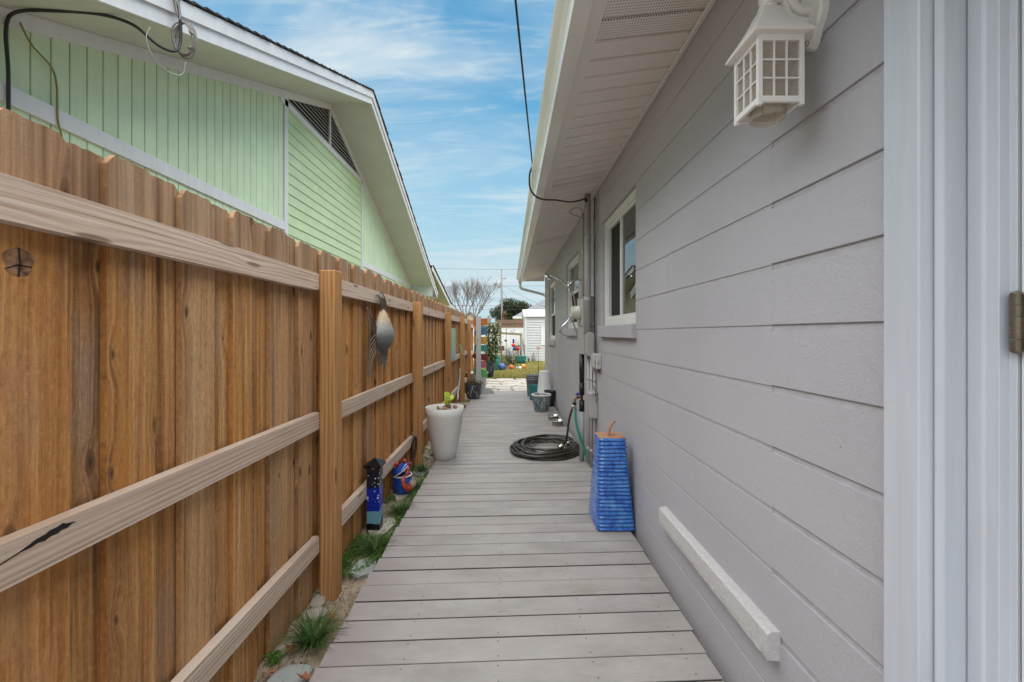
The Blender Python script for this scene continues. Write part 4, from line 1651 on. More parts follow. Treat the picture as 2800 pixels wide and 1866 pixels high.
# outdoor shower
sx, sy = WX, 5.12
T = thing('outdoor_shower', 'chrome outdoor shower with arched arm and hanging hose on the house wall', 'shower', (sx, sy, 2.03))
bm = new()
tube(bm, [(sx, sy, 2.035), (.83, sy, 2.04), (.78, sy, 2.03), (.74, sy, 1.99), (.722, sy, 1.955)], .0125, 10, sub=5)
part('wall_arm', bm, 'chrome', T)
bm = new()
ball(bm, (.722, sy, 1.965), .022, 14, 8, (1, 1, 1.25))
lathe(bm, [(.012, 1.995), (.016, 2.0), (.016, 2.012), (.010, 2.016)], 12, (.722, sy, 0))
part('diverter', bm, 'chrome', T)
bm = new()
tube(bm, [(.715, sy, 1.95), (.66, sy, 1.995), (.60, sy, 2.045), (.54, sy, 2.075), (.50, sy, 2.078)], .014, 10, sub=5)
hd = part('shower_arm', bm, 'chrome', T)
bm = new()
n0 = 0
lathe(bm, [(.016, .034), (.026, .022), (.044, .010), (.048, 0), (.046, -.006), (.02, -.007)], 24, (0, 0, 0))
bmesh.ops.transform(bm, matrix=Matrix.Translation((.468, sy, 2.062)) @ Matrix.Rotation(R(28), 4, 'Y'), verts=bm.verts)
part('shower_head', bm, 'chrome', hd)
bm = new()
tube(bm, [(.715, sy, 1.945), (.742, sy - .02, 1.86), (.755, sy - .02, 1.74), (.742, sy - .03, 1.62), (.70, sy - .03, 1.54), (.64, sy - .03, 1.48), (.615, sy - .02, 1.43), (.64, sy, 1.385), (.72, sy, 1.36), (.82, sy + .01, 1.35), (.885, sy + .02, 1.37), (.89, sy + .02, 1.55)], .0085, 8, sub=6)
tube(bm, [(.73, sy, 1.945), (.775, sy + .02, 1.87), (.80, sy + .03, 1.75), (.80, sy + .03, 1.63), (.775, sy + .02, 1.55), (.80, sy + .02, 1.46), (.83, sy + .02, 1.37)], .0085, 8, sub=6)
part('shower_hose', bm, 'chrome', T)
bm = new()
bx(bm, WX - .018, WX - .001, sy - .03, sy + .03, 1.70, 2.10)
part('back_bar', bm, 'black', T, .004)

# tap with splitter, hoses
T = thing('garden_tap', 'brass tap with blue handle and two-way hose splitter on the pipe', 'tap', (.77, 4.66, .69))
bm = new()
tube(bm, [(.798, 4.66, .695), (.765, 4.65, .697), (.735, 4.64, .693), (.718, 4.635, .672), (.715, 4.632, .645)], .0125, 10, sub=4)
part('spout', bm, 'brass', T)
bm = new()
tube(bm, [(.748, 4.645, .70), (.748, 4.645, .725)], .007, 8)
lathe(bm, [(.006, .722), (.022, .728), (.024, .736), (.012, .744), (.003, .752)], 12, (.748, 4.645, 0))
part('handle', bm, 'p_cobalt', T)
bm = new()
lathe(bm, [(.019, .620), (.021, .624), (.021, .648), (.017, .652)], 14, (.714, 4.631, 0))
part('coupling', bm, 'black_plastic', T)
bm = new()
tube(bm, [(.712, 4.631, .62), (.697, 4.631, .60), (.688, 4.631, .575)], .014, 10)
tube(bm, [(.716, 4.631, .62), (.722, 4.631, .60), (.724, 4.631, .57)], .014, 10)
tube(bm, [(.672, 4.631, .60), (.69, 4.628, .605)], .007, 6)
part('splitter', bm, 'steel', T)
T = thing('garden_hose', 'black garden hose coiled in a loose heap on the deck', 'hose', (.46, 5.12, 0))
rh = random.Random(4)
bm = new()
pts = []
loops = 11
for k in range(loops):
    ph = rh.uniform(0, 6.28)
    ox, oy = rh.uniform(-.035, .035), rh.uniform(-.04, .04)
    e = rh.uniform(.03, .10)
    base = (.405, .385, .33, .395, .25, .36, .40, .19, .32, .375, .28)[k]
    for i in range(14):
        a = 2 * math.pi * i / 14 + .6
        r = base * (1 + e * math.sin(2 * a + ph)) + .012 * math.sin(5 * a + ph)
        z = .014 + .0052 * k + .008 * (1 + math.sin(3 * a + ph * 2)) * (k > 0)
        pts.append((min(.845, .455 + ox * .6 + r * math.cos(a)), 5.10 + oy + r * 1.10 * math.sin(a), z))
pts = [(.70, 4.75, .105)] + pts[::-1] if False else pts
tube(bm, pts, .0125, 8, sub=4)
part('coil', bm, 'hose', T)
bm = new()
tube(bm, [(.688, 4.631, .575), (.668, 4.64, .50), (.655, 4.68, .40), (.652, 4.74, .28), (.64, 4.80, .18), (.60, 4.86, .115)], .0125, 8, sub=6)
part('riser_hose', bm, 'hose', T)
bm = new()
ball(bm, (.60, 4.87, .112), .024, 12, 8)
part('yellow_coupler', bm, 'p_yellow', T)
bm = new()
tube(bm, [(.56, 4.80, .115), (.62, 4.84, .125), (.66, 4.86, .14)], .017, 10)
tube(bm, [(.66, 4.86, .14), (.70, 4.875, .16)], .012, 10)
part('nozzle', bm, 'steel', T)
bm = new()
tube(bm, [(.724, 4.631, .57), (.724, 4.62, .49), (.734, 4.61, .40), (.755, 4.60, .31), (.785, 4.595, .22), (.815, 4.59, .15), (.835, 4.585, .08), (.84, 4.58, .02)], .0125, 10, sub=6)
solo('drain_hose', bm, 'hose_green', 'short green hose hanging from the tap splitter to the wall base', 'hose', (.724, 4.631, .57))

# ------------------------------------------------------------------ blue ribbed ceramic pumpkin
T = thing('ceramic_pumpkin', 'tall blue ribbed ceramic pumpkin with a curled terracotta stem', 'ornament', (.76, 3.15, 0))
b0 = [Vector(p) for p in ((.622, 3.00, .002), (.892, 3.00, .002), (.892, 3.30, .002), (.622, 3.34, .002))]
b1 = [Vector(p) for p in ((.645, 3.05, .645), (.838, 3.05, .648), (.838, 3.20, .65), (.645, 3.21, .648))]
bm = new()
RIB = 24
rings = []
ns = 10
for lev in range(RIB * 3 + 1):
    t = lev / (RIB * 3)
    k = lev % 3
    bul = (-.0055, .0045, .0045)[k]
    cn = [b0[i].lerp(b1[i], t) for i in range(4)]
    c = sum(cn, Vector()) / 4
    ring = []
    for s in range(4):
        a, b = cn[s], cn[(s + 1) % 4]
        for q in range(ns):
            u = q / ns
            p = a.lerp(b, u)
            if q == 0:
                p = p + (c - p).normalized() * .012
            d = (p - c)
            d.z = 0
            d.normalize()
            w = .0035 * fz((p.x, p.y, t * .4 + s), 9) + .002 * fz((p.x, p.y, p.z), 55)
            zz = p.z + .005 * fz((p.x * 1.0, p.y * 1.0, 7 + int(lev / 3) * .31), 7)
            ring.append(bm.verts.new((min(WX - .003, p.x + d.x * (bul + w)), p.y + d.y * (bul + w), max(.001, zz))))
    rings.append(ring)
for lev, (a, b) in enumerate(zip(rings, rings[1:])):
    n = len(a)
    for i in range(n):
        f = bm.faces.new((a[i], a[(i + 1) % n], b[(i + 1) % n], b[i]))
        f.material_index = 1 if lev % 3 in (0, 2) and (lev % 3 == 0) else 0
        f.smooth = True
bm.faces.new(rings[0][::-1])
body = part('ribbed_body', bm, ['glaze', 'glaze_dark'], T)
bm = new()
cn = [p + Vector((0, 0, .0)) for p in b1]
c = sum(cn, Vector()) / 4
lo = [c.lerp(p, .965) - Vector((0, 0, .01)) for p in cn]
hi = [c.lerp(p, .955) + Vector((0, 0, .008)) for p in cn]
hexa(bm, lo, hi)
part('clay_top', bm, 'terracotta', T, .004)
bm = new()
tube(bm, [(.722, 3.10, .645), (.727, 3.10, .69), (.740, 3.10, .725), (.760, 3.10, .750), (.772, 3.10, .762)], .0125, 10, sub=4, r1=.010)
part('stem', bm, 'terracotta', T)

# ------------------------------------------------------------------ pots and bowls along the deck


def ring_pot(bm, r0, r1, h, th=.012, lip=.0, c=(0, 0, 0), seg=40, belly=0):
    n = 6
    pr = [(r0 * .96, 0), (r0, .006)]
    for i in range(1, n + 1):
        t = i / n
        pr.append((r0 + (r1 - r0) * t + belly * math.sin(math.pi * t), h * t))
    if lip:
        pr[-1] = (r1, h - lip * 1.6)
        pr += [(r1 + lip, h - lip * 1.5), (r1 + lip * 1.1, h - .004), (r1 + lip * .6, h)]
    pr += [(r1 - th, h - .001), (r1 - th * 1.3, h * .80), (r0 - th if r0 > .05 else r0 * .6, .02)]
    lathe(bm, pr, seg, c)


def leafquad(bm, p, d, l, w, mi=0, bend=.2):
    d = Vector(d).normalized()
    s = d.cross(Vector((0, 0, 1)))
    s = (s if s.length > .01 else Vector((1, 0, 0))).normalized() * w / 2
    p = Vector(p)
    m = p + d * l * .5 + Vector((0, 0, l * bend * .3))
    t = p + d * l - Vector((0, 0, l * bend))
    v = [bm.verts.new(q) for q in (p, m + s, t, m - s)]
    f = bm.faces.new(v)
    f.material_index = mi


def blades(bm, c, n, h, sp, w, rnd, droop=.7):
    for _ in range(n):
        a = rnd.uniform(0, 6.283)
        r0 = rnd.uniform(0, sp * .22)
        L = h * rnd.uniform(.6, 1.15)
        out = sp * rnd.uniform(.25, 1.0)
        p0 = Vector((c[0] + r0 * math.cos(a), c[1] + r0 * math.sin(a), c[2]))
        d = Vector((math.cos(a), math.sin(a), 0))
        s = Vector((-d.y, d.x, 0))
        prev = None
        for i in range(5):
            t = i / 4
            q = p0 + d * out * (t ** 1.4) + Vector((0, 0, L * (t - droop * t * t * (out / sp))))
            q += s * .01 * math.sin(3 * t + a * 5)
            ww = w * (1 - t * .92) * .5
            cur = (bm.verts.new(q - s * ww), bm.verts.new(q + s * ww))
            if prev:
                bm.faces.new((prev[0], prev[1], cur[1], cur[0]))
            prev = cur


px, py = -.72, 4.80
T = thing('tall_planter', 'tall tapered light grey planter with wood chips on the deck edge', 'planter', (px, py, 0))
bm = new()
ring_pot(bm, .118, .214, .572, .010, 0, (px, py, 0), 56, belly=.012)
part('pot', bm, 'planter', T)
bm = new()
lathe(bm, [(.185, .49), (.12, .505), (.002, .512)], 30, (px, py, 0))
part('soil', bm, 'soil', T)
rp = random.Random(6)
for i in range(15):
    bm = new()
    a, d = rp.uniform(0, 6.28), rp.uniform(.0, .13)
    x, y = px + .02 + d * math.cos(a), py - .03 + d * math.sin(a) * .9
    lathe(bm, [(.026, -.012), (.032, -.010), (.032, .010), (.027, .013)], 10, (0, 0, 0), rp.uniform(.8, 1.3), rp.uniform(.55, .9))
    M = Matrix.Translation((x, y, .528 + rp.uniform(0, .045))) @ Matrix.Rotation(rp.uniform(0, 6.28), 4, 'Z') @ Matrix.Rotation(R(rp.uniform(15, 80)), 4, 'X')
    bmesh.ops.transform(bm, matrix=M, verts=bm.verts)
    part('wood_chip', bm, 'chip', T, pivot=(x, y, .53))
bm = new()
tube(bm, [(px + .045, py, .50), (px + .05, py, .58), (px + .06, py - .01, .66)], .005, 6, sub=3, mi=0)
for i, (dx, dy, z, s) in enumerate(((-.025, -.02, .60, .075), (.03, -.03, .645, .08), (-.01, .0, .675, .08), (.055, .01, .675, .06), (.0, -.04, .625, .085), (-.035, .02, .655, .06))):
    c0 = Vector((px + .05, py - .01, z))
    d = Vector((dx, dy, .015)).normalized()
    sd = d.cross(Vector((0, -.6, 1))).normalized()
    v = [c0, c0 + d * s * .35 + sd * s * .5, c0 + d * s * .75 + sd * s * .42, c0 + d * s * 1.1, c0 + d * s * .75 - sd * s * .42, c0 + d * s * .35 - sd * s * .5]
    bm.faces.new([bm.verts.new(q + Vector((0, 0, .006 * math.sin(i + j)))) for j, q in enumerate(v)])
part('sprig', bm, 'lime', T)


def simple_pot(name, lab, cat, c, r0, r1, h, m, lip=0, belly=0, th=.012, group=None, inside=None, flip=False):
    T = thing(name, lab, cat, c, group)
    bm = new()
    ring_pot(bm, r0, r1, h, th, lip, c, 36, belly)
    part('body', bm, m, T)
    if inside:
        bm = new()
        lathe(bm, [(r1 * .86, h * .84), (r1 * .4, h * .86), (.002, h * .87)], 24, c)
        part('soil', bm, inside, T)
    return T


T = simple_pot('mosaic_pot', 'empty pot with blue and white mosaic tiles and a pale rim', 'pot', (.585, 7.66, 0), .118, .158, .30, 'mosaic', .0, .018)
bm = new()
lathe(bm, [(.150, .275), (.176, .277), (.180, .288), (.178, .302), (.168, .308), (.152, .306), (.146, .285)], 40, (.585, 7.66, 0), cap0=False, cap1=False)
part('rim', bm, 'planter', T)
T = simple_pot('mosaic_planter', 'dark mosaic planter full of trailing herbs beside the fence', 'planter', (-.755, 9.13, 0), .125, .178, .30, 'mosaic_dark', .0, .022, inside='soil')
bm = new()
rp = random.Random(12)
for i in range(900):
    a, d = rp.uniform(0, 6.28), rp.random() ** .6 * .21
    p = (-.755 + d * math.cos(a) + (.05 if a < 1 else 0), 9.13 + d * math.sin(a), .29 + rp.uniform(0, .10) * (1.2 - d / .21) - (.14 * rp.random() if d > .17 and math.cos(a) > .2 else 0))
    leafquad(bm, p, (rp.uniform(-1, 1), rp.uniform(-1, 1), rp.uniform(.1, 1.2)), rp.uniform(.03, .06), .010)
part('herbs', bm, 'thyme', T)
for lab, (x, y) in (('steel dog bowl nearer the hose on the deck', (.742, 6.48)), ('steel dog bowl nearer the mosaic pot on the deck', (.720, 6.88))):
    T = thing('dog_bowl', lab, 'bowl', (x, y, 0), 'steel dog bowls')
    bm = new()
    lathe(bm, [(.078, 0), (.082, .003), (.088, .066), (.104, .070), (.106, .074), (.103, .077), (.088, .075), (.080, .030), (.002, .022)], 32, (x, y, 0))
    part('bowl', bm, 'steel', T)
simple_pot('black_pot', 'black plastic nursery pot against the wall behind the mosaic pot', 'pot', (.79, 8.18, 0), .085, .112, .30, 'black_plastic', .008)
bm = new()
lathe(bm, [(.150, 0), (.170, .002), (.172, .03), (.164, .035), (.112, .60), (.106, .618), (.09, .624)], 40, (.735, 8.75, 0))
solo('upturned_pot', bm, 'white_bucket', 'tall white pot turned upside down beside the grey buckets', 'pot', (.735, 8.75, 0))
T = thing('grey_bucket', 'grey plastic bucket with ribbed rim standing at the deck end', 'bucket', (.545, 9.5, 0))
bm = new()
lathe(bm, [(.125, 0), (.13, .004), (.155, .36), (.164, .362), (.164, .378), (.158, .38), (.159, .405), (.167, .407), (.167, .424), (.160, .426), (.161, .45), (.172, .452), (.174, .468), (.168, .474), (.158, .470), (.135, .03)], 36, (.545, 9.5, 0))
part('pail', bm, 'grey_bucket', T)
T = thing('teal_tub', 'teal plastic tub with cut-out handle beside the white pot', 'tub', (.525, 8.93, 0))
bm = new()
sg = 30
rg = []
for r, z in ((.082, 0), (.086, .01), (.10, .16), (.113, .29), (.117, .31)):
    rg.append([bm.verts.new((.525 + r * math.cos(2 * math.pi * i / sg), 8.93 + r * math.sin(2 * math.pi * i / sg), z - (.09 * max(0, math.cos(2 * math.pi * i / sg - 4.9)) ** 3 if z > .2 else 0))) for i in range(sg)])
for A, B in zip(rg, rg[1:]):
    for i in range(sg):
        bm.faces.new((A[i], A[(i + 1) % sg], B[(i + 1) % sg], B[i])).smooth = True
bm.faces.new(rg[0][::-1])
tub = part('body', bm, 'teal_plastic', T)
md = tub.modifiers.new('wall', 'SOLIDIFY')
md.thickness = .005
bm = new()
tube(bm, [(.415, 8.90, .31), (.43, 8.85, .315), (.48, 8.815, .318), (.54, 8.81, .318), (.60, 8.83, .315), (.63, 8.88, .31)], .008, 8, sub=4)
part('handle', bm, 'teal_plastic', T)

# ------------------------------------------------------------------ strip of soil along the fence
strip_pts = []
rs = random.Random(31)


def stone_poly(cx, cy, rx, ry, n, rnd):
    P = []
    for i in range(n):
        a = 2 * math.pi * (i + rnd.uniform(-.3, .3)) / n
        k = rnd.uniform(.78, 1.08)
        P.append((cx + rx * k * math.cos(a), cy + ry * k * math.sin(a)))
    return P


bm = new()          # uneven sandy soil
nx_, ny_ = 10, 260
grid = []
for j in range(ny_ + 1):
    y = .9 + 9.6 * j / ny_
    row = []
    for i in range(nx_ + 1):
        x = -1.12 + .335 * i / nx_
        row.append(bm.verts.new((x, y, -.052 + .012 * fz((x, y, 0), 5) + .010 * fz((x, y, 0), 17) + .005 * fz((x, y, 0), 60))))
    grid.append(row)
for j in range(ny_):
    for i in range(nx_):
        bm.faces.new((grid[j][i], grid[j][i + 1], grid[j + 1][i + 1], grid[j + 1][i])).smooth = True
bed = struct('soil_strip', bm, 'sand')
STN = [(-.905, 1.72, .10, .16, 'bluestone'), (-.985, 2.18, .075, .06, 'stone'), (-.885, 2.62, .085, .13, 'bluestone'), (-.945, 3.17, .115, .19, 'stone'), (-1.02, 2.28, .05, .07, 'stone'),
       (-.955, 3.82, .105, .20, 'stone'), (-.90, 4.40, .085, .14, 'bluestone'), (-.905, 5.02, .085, .15, 'stone'), (-.91, 5.5, .09, .17, 'stone'), (-.90, 6.15, .09, .16, 'bluestone'), (-.90, 6.7, .09, .18, 'stone'),
       (-.90, 7.35, .09, .2, 'stone'), (-.90, 8.0, .09, .22, 'stone'), (-.90, 8.55, .09, .18, 'stone'), (-1.02, 1.95, .05, .05, 'stone'), (-.86, 4.0, .04, .07, 'stone')]
for x, y, rx, ry, m in STN:
    bm = new()
    slab(bm, stone_poly(x, y, rx, ry, 7, rs), -.085, -.030 + rs.uniform(-.004, .010), 0, .012, rs)
    part('flat_stone', bm, m, bed, pivot=(x, y, -.04))

CL = [(-.915, 1.99, .155, .20, 260, 'bright liriope tuft nearest the front of the soil strip by leaves'), (-.885, 2.83, .135, .19, 280, 'dark liriope tuft just past the first fence post'), (-.875, 3.42, .13, .17, 220, 'liriope tuft between the painted post and the blue lidded pot'),
      (-.855, 3.93, .12, .12, 170, 'liriope tuft beside the red lobster pot'), (-.895, 4.42, .14, .13, 200, 'dense liriope tuft against the second fence post'), (-.88, 4.98, .12, .10, 90, 'liriope tuft behind the tall grey planter'),
      (-.87, 8.3, .13, .11, 60, 'low tuft of grass before the dark mosaic planter')]
for x, y, h, sp, n, lab in CL:
    bm = new()
    blades(bm, (x, y, -.05), n, h, sp, .006, rs)
    solo('grass_tuft', bm, 'liriope', lab, 'grass tuft', (x, y, -.05), 'grass tufts along the fence')
bm = new()
for _ in range(2600):
    y = rs.choice((rs.uniform(1.85, 2.35), rs.uniform(2.5, 3.0), rs.uniform(3.0, 4.7), rs.uniform(4.7, 9.0)))
    x = rs.choice((rs.uniform(-.85, -.81), rs.uniform(-1.05, -.83), rs.uniform(-1.06, -1.0)))
    if fz((x, y, 1), 4.5) < -.02:
        continue
    for _ in range(7):
        leafquad(bm, (x + rs.uniform(-.02, .02), y + rs.uniform(-.02, .02), -.048 + rs.uniform(0, .025)), (rs.uniform(-1, 1), rs.uniform(-1, 1), rs.uniform(.2, 1.2)), rs.uniform(.010, .026), .009)
struct('weeds', bm, 'weed', kind='stuff')
bm = new()
for _ in range(1900):
    y = 1.3 + rs.random() ** 1.5 * 7
    x = rs.uniform(-1.05, -.81)
    leafquad(bm, (x, y, -.044 + rs.uniform(0, .008)), (rs.uniform(-1, 1), rs.uniform(-1, 1), rs.uniform(-.1, .3)), rs.uniform(.008, .028), rs.uniform(.004, .012), bend=.1)
struct('soil_debris', bm, plain('dry_debris', (.16, .11, .07), .95, .5, 30, .3, 60), kind='stuff')


def maple(bm, c, s, rot, curl, rnd):
    P = []
    for i in range(10):
        a = math.pi / 2 + (i - 4.5) * .62
        rr = (.42, 1.0)[i % 2] * (1.05 if i in (4, 5) else .9) * rnd.uniform(.85, 1.1)
        P.append((rr * math.cos(a), rr * math.sin(a)))
    ct = bm.verts.new((0, 0, 0))
    vs = [bm.verts.new((x * s, y * s, curl * s * (x * x + y * y) * rnd.uniform(.6, 1.3))) for x, y in P]
    fs = [bm.faces.new((ct, a, b)) for a, b in zip(vs, vs[1:])]
    st = [bm.verts.new(q) for q in ((-.03 * s, -.1 * s, .01 * s), (.03 * s, -.1 * s, .01 * s), (.06 * s, -1.1 * s, .3 * s))]
    bm.faces.new(st)
    allv = [ct] + vs + st
    bmesh.ops.transform(bm, matrix=Matrix.Translation(c) @ Matrix.Rotation(rot, 4, 'Z') @ Matrix.Rotation(.25, 4, 'X'), verts=allv)


for lab, c, s, rot in (('curled orange dry leaf lying on the nearest bluestone', (-.832, 1.745, -.012), .045, 2.6), ('orange dry leaf tucked beside the bright liriope tuft', (-.985, 1.93, -.035), .045, 1.0),
                       ('small reddish dry leaf beside the dark liriope tuft', (-.955, 2.96, -.035), .030, 4.1), ('dry leaf at the deck edge behind the first post', (-.84, 2.72, -.03), .026, 5.2), ('rust coloured dry leaf on sand in front of the first post', (-.90, 2.16, -.038), .032, .4), ('small dry leaf against the fence foot near the front', (-1.0, 1.80, -.035), .034, 3.3)):
    bm = new()
    maple(bm, c, s, rot, .45, rs)
    o = solo('dry_leaf', bm, 'dry', lab, 'leaf', c, 'dry leaves on the soil strip')
    m = o.modifiers.new('thick', 'SOLIDIFY')
    m.thickness = .0012

# painted night-sky post
nx0, ny0 = -.978, 3.12
T = thing('painted_post', 'short square post painted as a starry night sky with black cap', 'garden post', (nx0, ny0, -.022))
bm = new()
bx(bm, nx0 - .046, nx0 + .046, ny0 - .046, ny0 + .046, -.020, .425)
part('shaft', bm, 'starpost', T, .002)
bm = new()
hexa(bm, [(nx0 - .062, ny0 - .062, .4255), (nx0 + .062, ny0 - .062, .4255), (nx0 + .062, ny0 + .062, .4255), (nx0 - .062, ny0 + .062, .4255)],
     [(nx0 - .064, ny0 - .064, .445), (nx0 + .064, ny0 - .064, .445), (nx0 + .064, ny0 + .064, .445), (nx0 - .064, ny0 + .064, .445)])
hexa(bm, [(nx0 - .061, ny0 - .061, .4452), (nx0 + .061, ny0 - .061, .4452), (nx0 + .061, ny0 + .061, .4452), (nx0 - .061, ny0 + .061, .4452)],
     [(nx0 - .003, ny0 - .003, .488), (nx0 + .003, ny0 - .003, .488), (nx0 + .003, ny0 + .003, .488), (nx0 - .003, ny0 + .003, .488)])
part('cap', bm, 'gloss_black', T)

# blue lidded pot with a lobster
qx, qy, qz = -.957, 3.83, -.026
T = thing('lobster_pot', 'blue lidded ceramic pot with a red lobster climbing out', 'ornament', (qx, qy, qz))
bm = new()
lathe(bm, [(.078, 0), (.084, .004), (.086, .05), (.084, .150), (.080, .152), (.078, .02)], 36, (qx, qy, qz))
part('pot', bm, 'glaze_blue', T)
bm = new()
lathe(bm, [(.0805, .1502), (.088, .151), (.089, .156), (.087, .161), (.0805, .160)], 36, (qx, qy, qz), cap0=False, cap1=False)
part('rim', bm, 'white', T)
tilt = Matrix.Translation((qx - .012, qy - .004, qz + .198)) @ Matrix.Rotation(R(-34), 4, 'Y') @ Matrix.Rotation(R(8), 4, 'X')
bm = new()
lathe(bm, [(.086, 0), (.088, .004), (.080, .020), (.058, .036), (.028, .044), (.002, .046)], 36)
bmesh.ops.transform(bm, matrix=tilt, verts=bm.verts)
lid = part('lid', bm, 'glaze_blue', T)
bm = new()
lathe(bm, [(.084, -.003), (.0895, -.002), (.0905, .002), (.0885, .0055)], 36, cap0=False, cap1=False)
bmesh.ops.transform(bm, matrix=tilt, verts=bm.verts)
part('lid_rim', bm, 'white', lid)
bm = new()
lathe(bm, [(.010, .046), (.012, .052), (.020, .058), (.021, .070), (.014, .078), (.002, .080)], 16)
bmesh.ops.transform(bm, matrix=tilt, verts=bm.verts)
part('knob', bm, 'p_red', lid)
bm = new()
tube(bm, [(qx + .02, qy - .02, qz + .10), (qx + .045, qy - .045, qz + .15), (qx + .055, qy - .035, qz + .19), (qx + .062, qy - .02, qz + .235)], .026, 12, sub=4, r1=.017)
tube(bm, [(qx + .035, qy - .06, qz + .165), (qx + .03, qy - .092, qz + .13), (qx + .045, qy - .100, qz + .085), (qx + .075, qy - .088, qz + .055)], .015, 10, sub=4, r1=.019)
ball(bm, (qx + .072, qy - .085, qz + .068), .032, 14, 10, (1.0, .8, 1.15))
tube(bm, [(qx + .095, qy - .08, qz + .055), (qx + .118, qy - .075, qz + .072), (qx + .124, qy - .07, qz + .10)], .013, 8, sub=3, r1=.004)
tube(bm, [(qx + .064, qy - .10, qz + .085), (qx + .085, qy - .10, qz + .108), (qx + .10, qy - .095, qz + .118)], .012, 8, sub=3, r1=.004)
ball(bm, (qx + .066, qy - .02, qz + .26), .015, 10, 8)
tube(bm, [(qx + .06, qy - .02, qz + .25), (qx + .07, qy - .03, qz + .29), (qx + .066, qy - .03, qz + .31)], .004, 6, sub=3)
tube(bm, [(qx + .06, qy, qz + .22), (qx + .08, qy - .02, qz + .25), (qx + .083, qy - .02, qz + .275)], .008, 8, sub=3)
ball(bm, (qx + .018, qy + .01, qz + .272), .020, 12, 8, (1.1, .8, 1))
part('lobster', bm, 'lobster', T)
bm = new()
lathe(bm, [(.018, .075), (.024, .08), (.028, .125), (.026, .125), (.021, .08)], 16, (qx + .112, qy - .07, qz))
part('glass_cup', bm, 'frost', T)
bm = new()
tube(bm, [(-1.02, 4.47, .21), (-.99, 4.52, .30), (-.985, 4.53, .20), (-1.0, 4.45, .06), (-1.01, 4.33, -.05)], .011, 8, sub=6)
solo('black_cable', bm, 'wire', 'black cable looping out behind the second fence post', 'cable', (-1.01, 4.33, -.05))

# ------------------------------------------------------------------ metal fish on the fence
fx, fy, fz0 = -1.005, 3.385, 1.415
T = thing('metal_fish', 'mottled metal fish hung head down on the fence with wire fins', 'wall art', (fx, fy, fz0))
bm = new()
NL, NS = 20, 18
outl = [(0, .02), (.06, .28), (.14, .46), (.25, .64), (.36, .80), (.48, .95), (.58, 1.0), (.68, .94), (.78, .78), (.88, .52), (.95, .28), (1.0, .03)]


def ow(t):
    for (a, wa), (b, wb) in zip(outl, outl[1:]):
        if t <= b:
            return wa + (wb - wa) * (t - a) / (b - a)
    return .03


rg = []
for i in range(NL + 1):
    t = i / NL
    z = .185 - .375 * t
    w = .150 * ow(t)
    yc = .02 - .03 * math.sin(t * 3)
    ring = []
    for j in range(NS):
        a = 2 * math.pi * j / NS
        d = .105 * ow(t) * (math.cos(a) if math.cos(a) > 0 else .15 * math.cos(a))
        ring.append(bm.verts.new((fx - .01 + d, fy + yc + w * math.sin(a), fz0 + z)))
    rg.append(ring)
for A, B in zip(rg, rg[1:]):
    for j in range(NS):
        bm.faces.new((A[j], A[(j + 1) % NS], B[(j + 1) % NS], B[j])).smooth = True
bm.faces.new(rg[0])
bm.faces.new(rg[-1][::-1])
part('body', bm, 'fish', T)


def fin(name, rays, outline, r=.0036):
    bm = new()
    for q in rays:
        tube(bm, [(fx + a, fy + b * 1.25, fz0 + c) for a, b, c in q], r, 6, sub=4)
    for q in outline:
        tube(bm, [(fx + a, fy + b * 1.25, fz0 + c) for a, b, c in q], r * 1.3, 6, sub=4)
    part(name, bm, 'fin', T)


fin('tail_fin', [[(.0, .02 + .006 * (i - 4), .165), (.015, .015 + .012 * (i - 4) - .01, .22), (.015, -.005 + .010 * (i - 4) - .03, .27 - .004 * abs(i - 4)), (.005, -.075 + .016 * i, .285 - .003 * (i - 3) ** 2)] for i in range(9)],
    [[(.0, -.02, .15), (.012, -.055, .21), (.01, -.085, .262), (0, -.105, .275), (0, -.06, .305), (0, .0, .30), (0, .05, .275), (.005, .075, .225), (0, .065, .165)]])
fin('upper_fin', [[(.0, -.09, -.03 + .012 * i - .02), (.0, -.15, -.02 + .022 * i), (-.02, -.175 - .012 * i, .04 + .022 * i)] for i in range(5)] + [[(.0, -.092, -.03 - .020 * i), (.0, -.15, -.035 - .030 * i), (-.02, -.19 - .004 * i, -.08 - .045 * i)] for i in range(6)],
    [[(-.01, -.085, .03), (-.015, -.16, .09), (-.02, -.225, .155), (-.02, -.235, .165), (-.02, -.240, .14), (-.02, -.20, -.02), (-.02, -.195, -.16), (-.02, -.215, -.28), (-.02, -.222, -.325), (-.02, -.20, -.33), (-.015, -.17, -.24), (-.01, -.115, -.13)]])
fin('mouth_fin', [[(0, -.06 + .012 * i, -.15 - .005 * i), (0, -.055 + .012 * i, -.20), (0, -.045 + .010 * i, -.265 + .004 * (i - 4) ** 2)] for i in range(8)],
    [[(0, -.08, -.12), (0, -.075, -.20), (0, -.05, -.26), (0, -.015, -.272), (0, .03, -.245), (0, .05, -.19)]])
fin('side_fin', [[(0, .075 + .010 * i, -.12), (0, .08 + .010 * i, -.20), (0, .065 + .006 * i, -.275)] for i in range(4)], [[(0, .12, -.09), (0, .125, -.18), (0, .095, -.25), (0, .065, -.29), (0, .06, -.27), (0, .07, -.17)]])

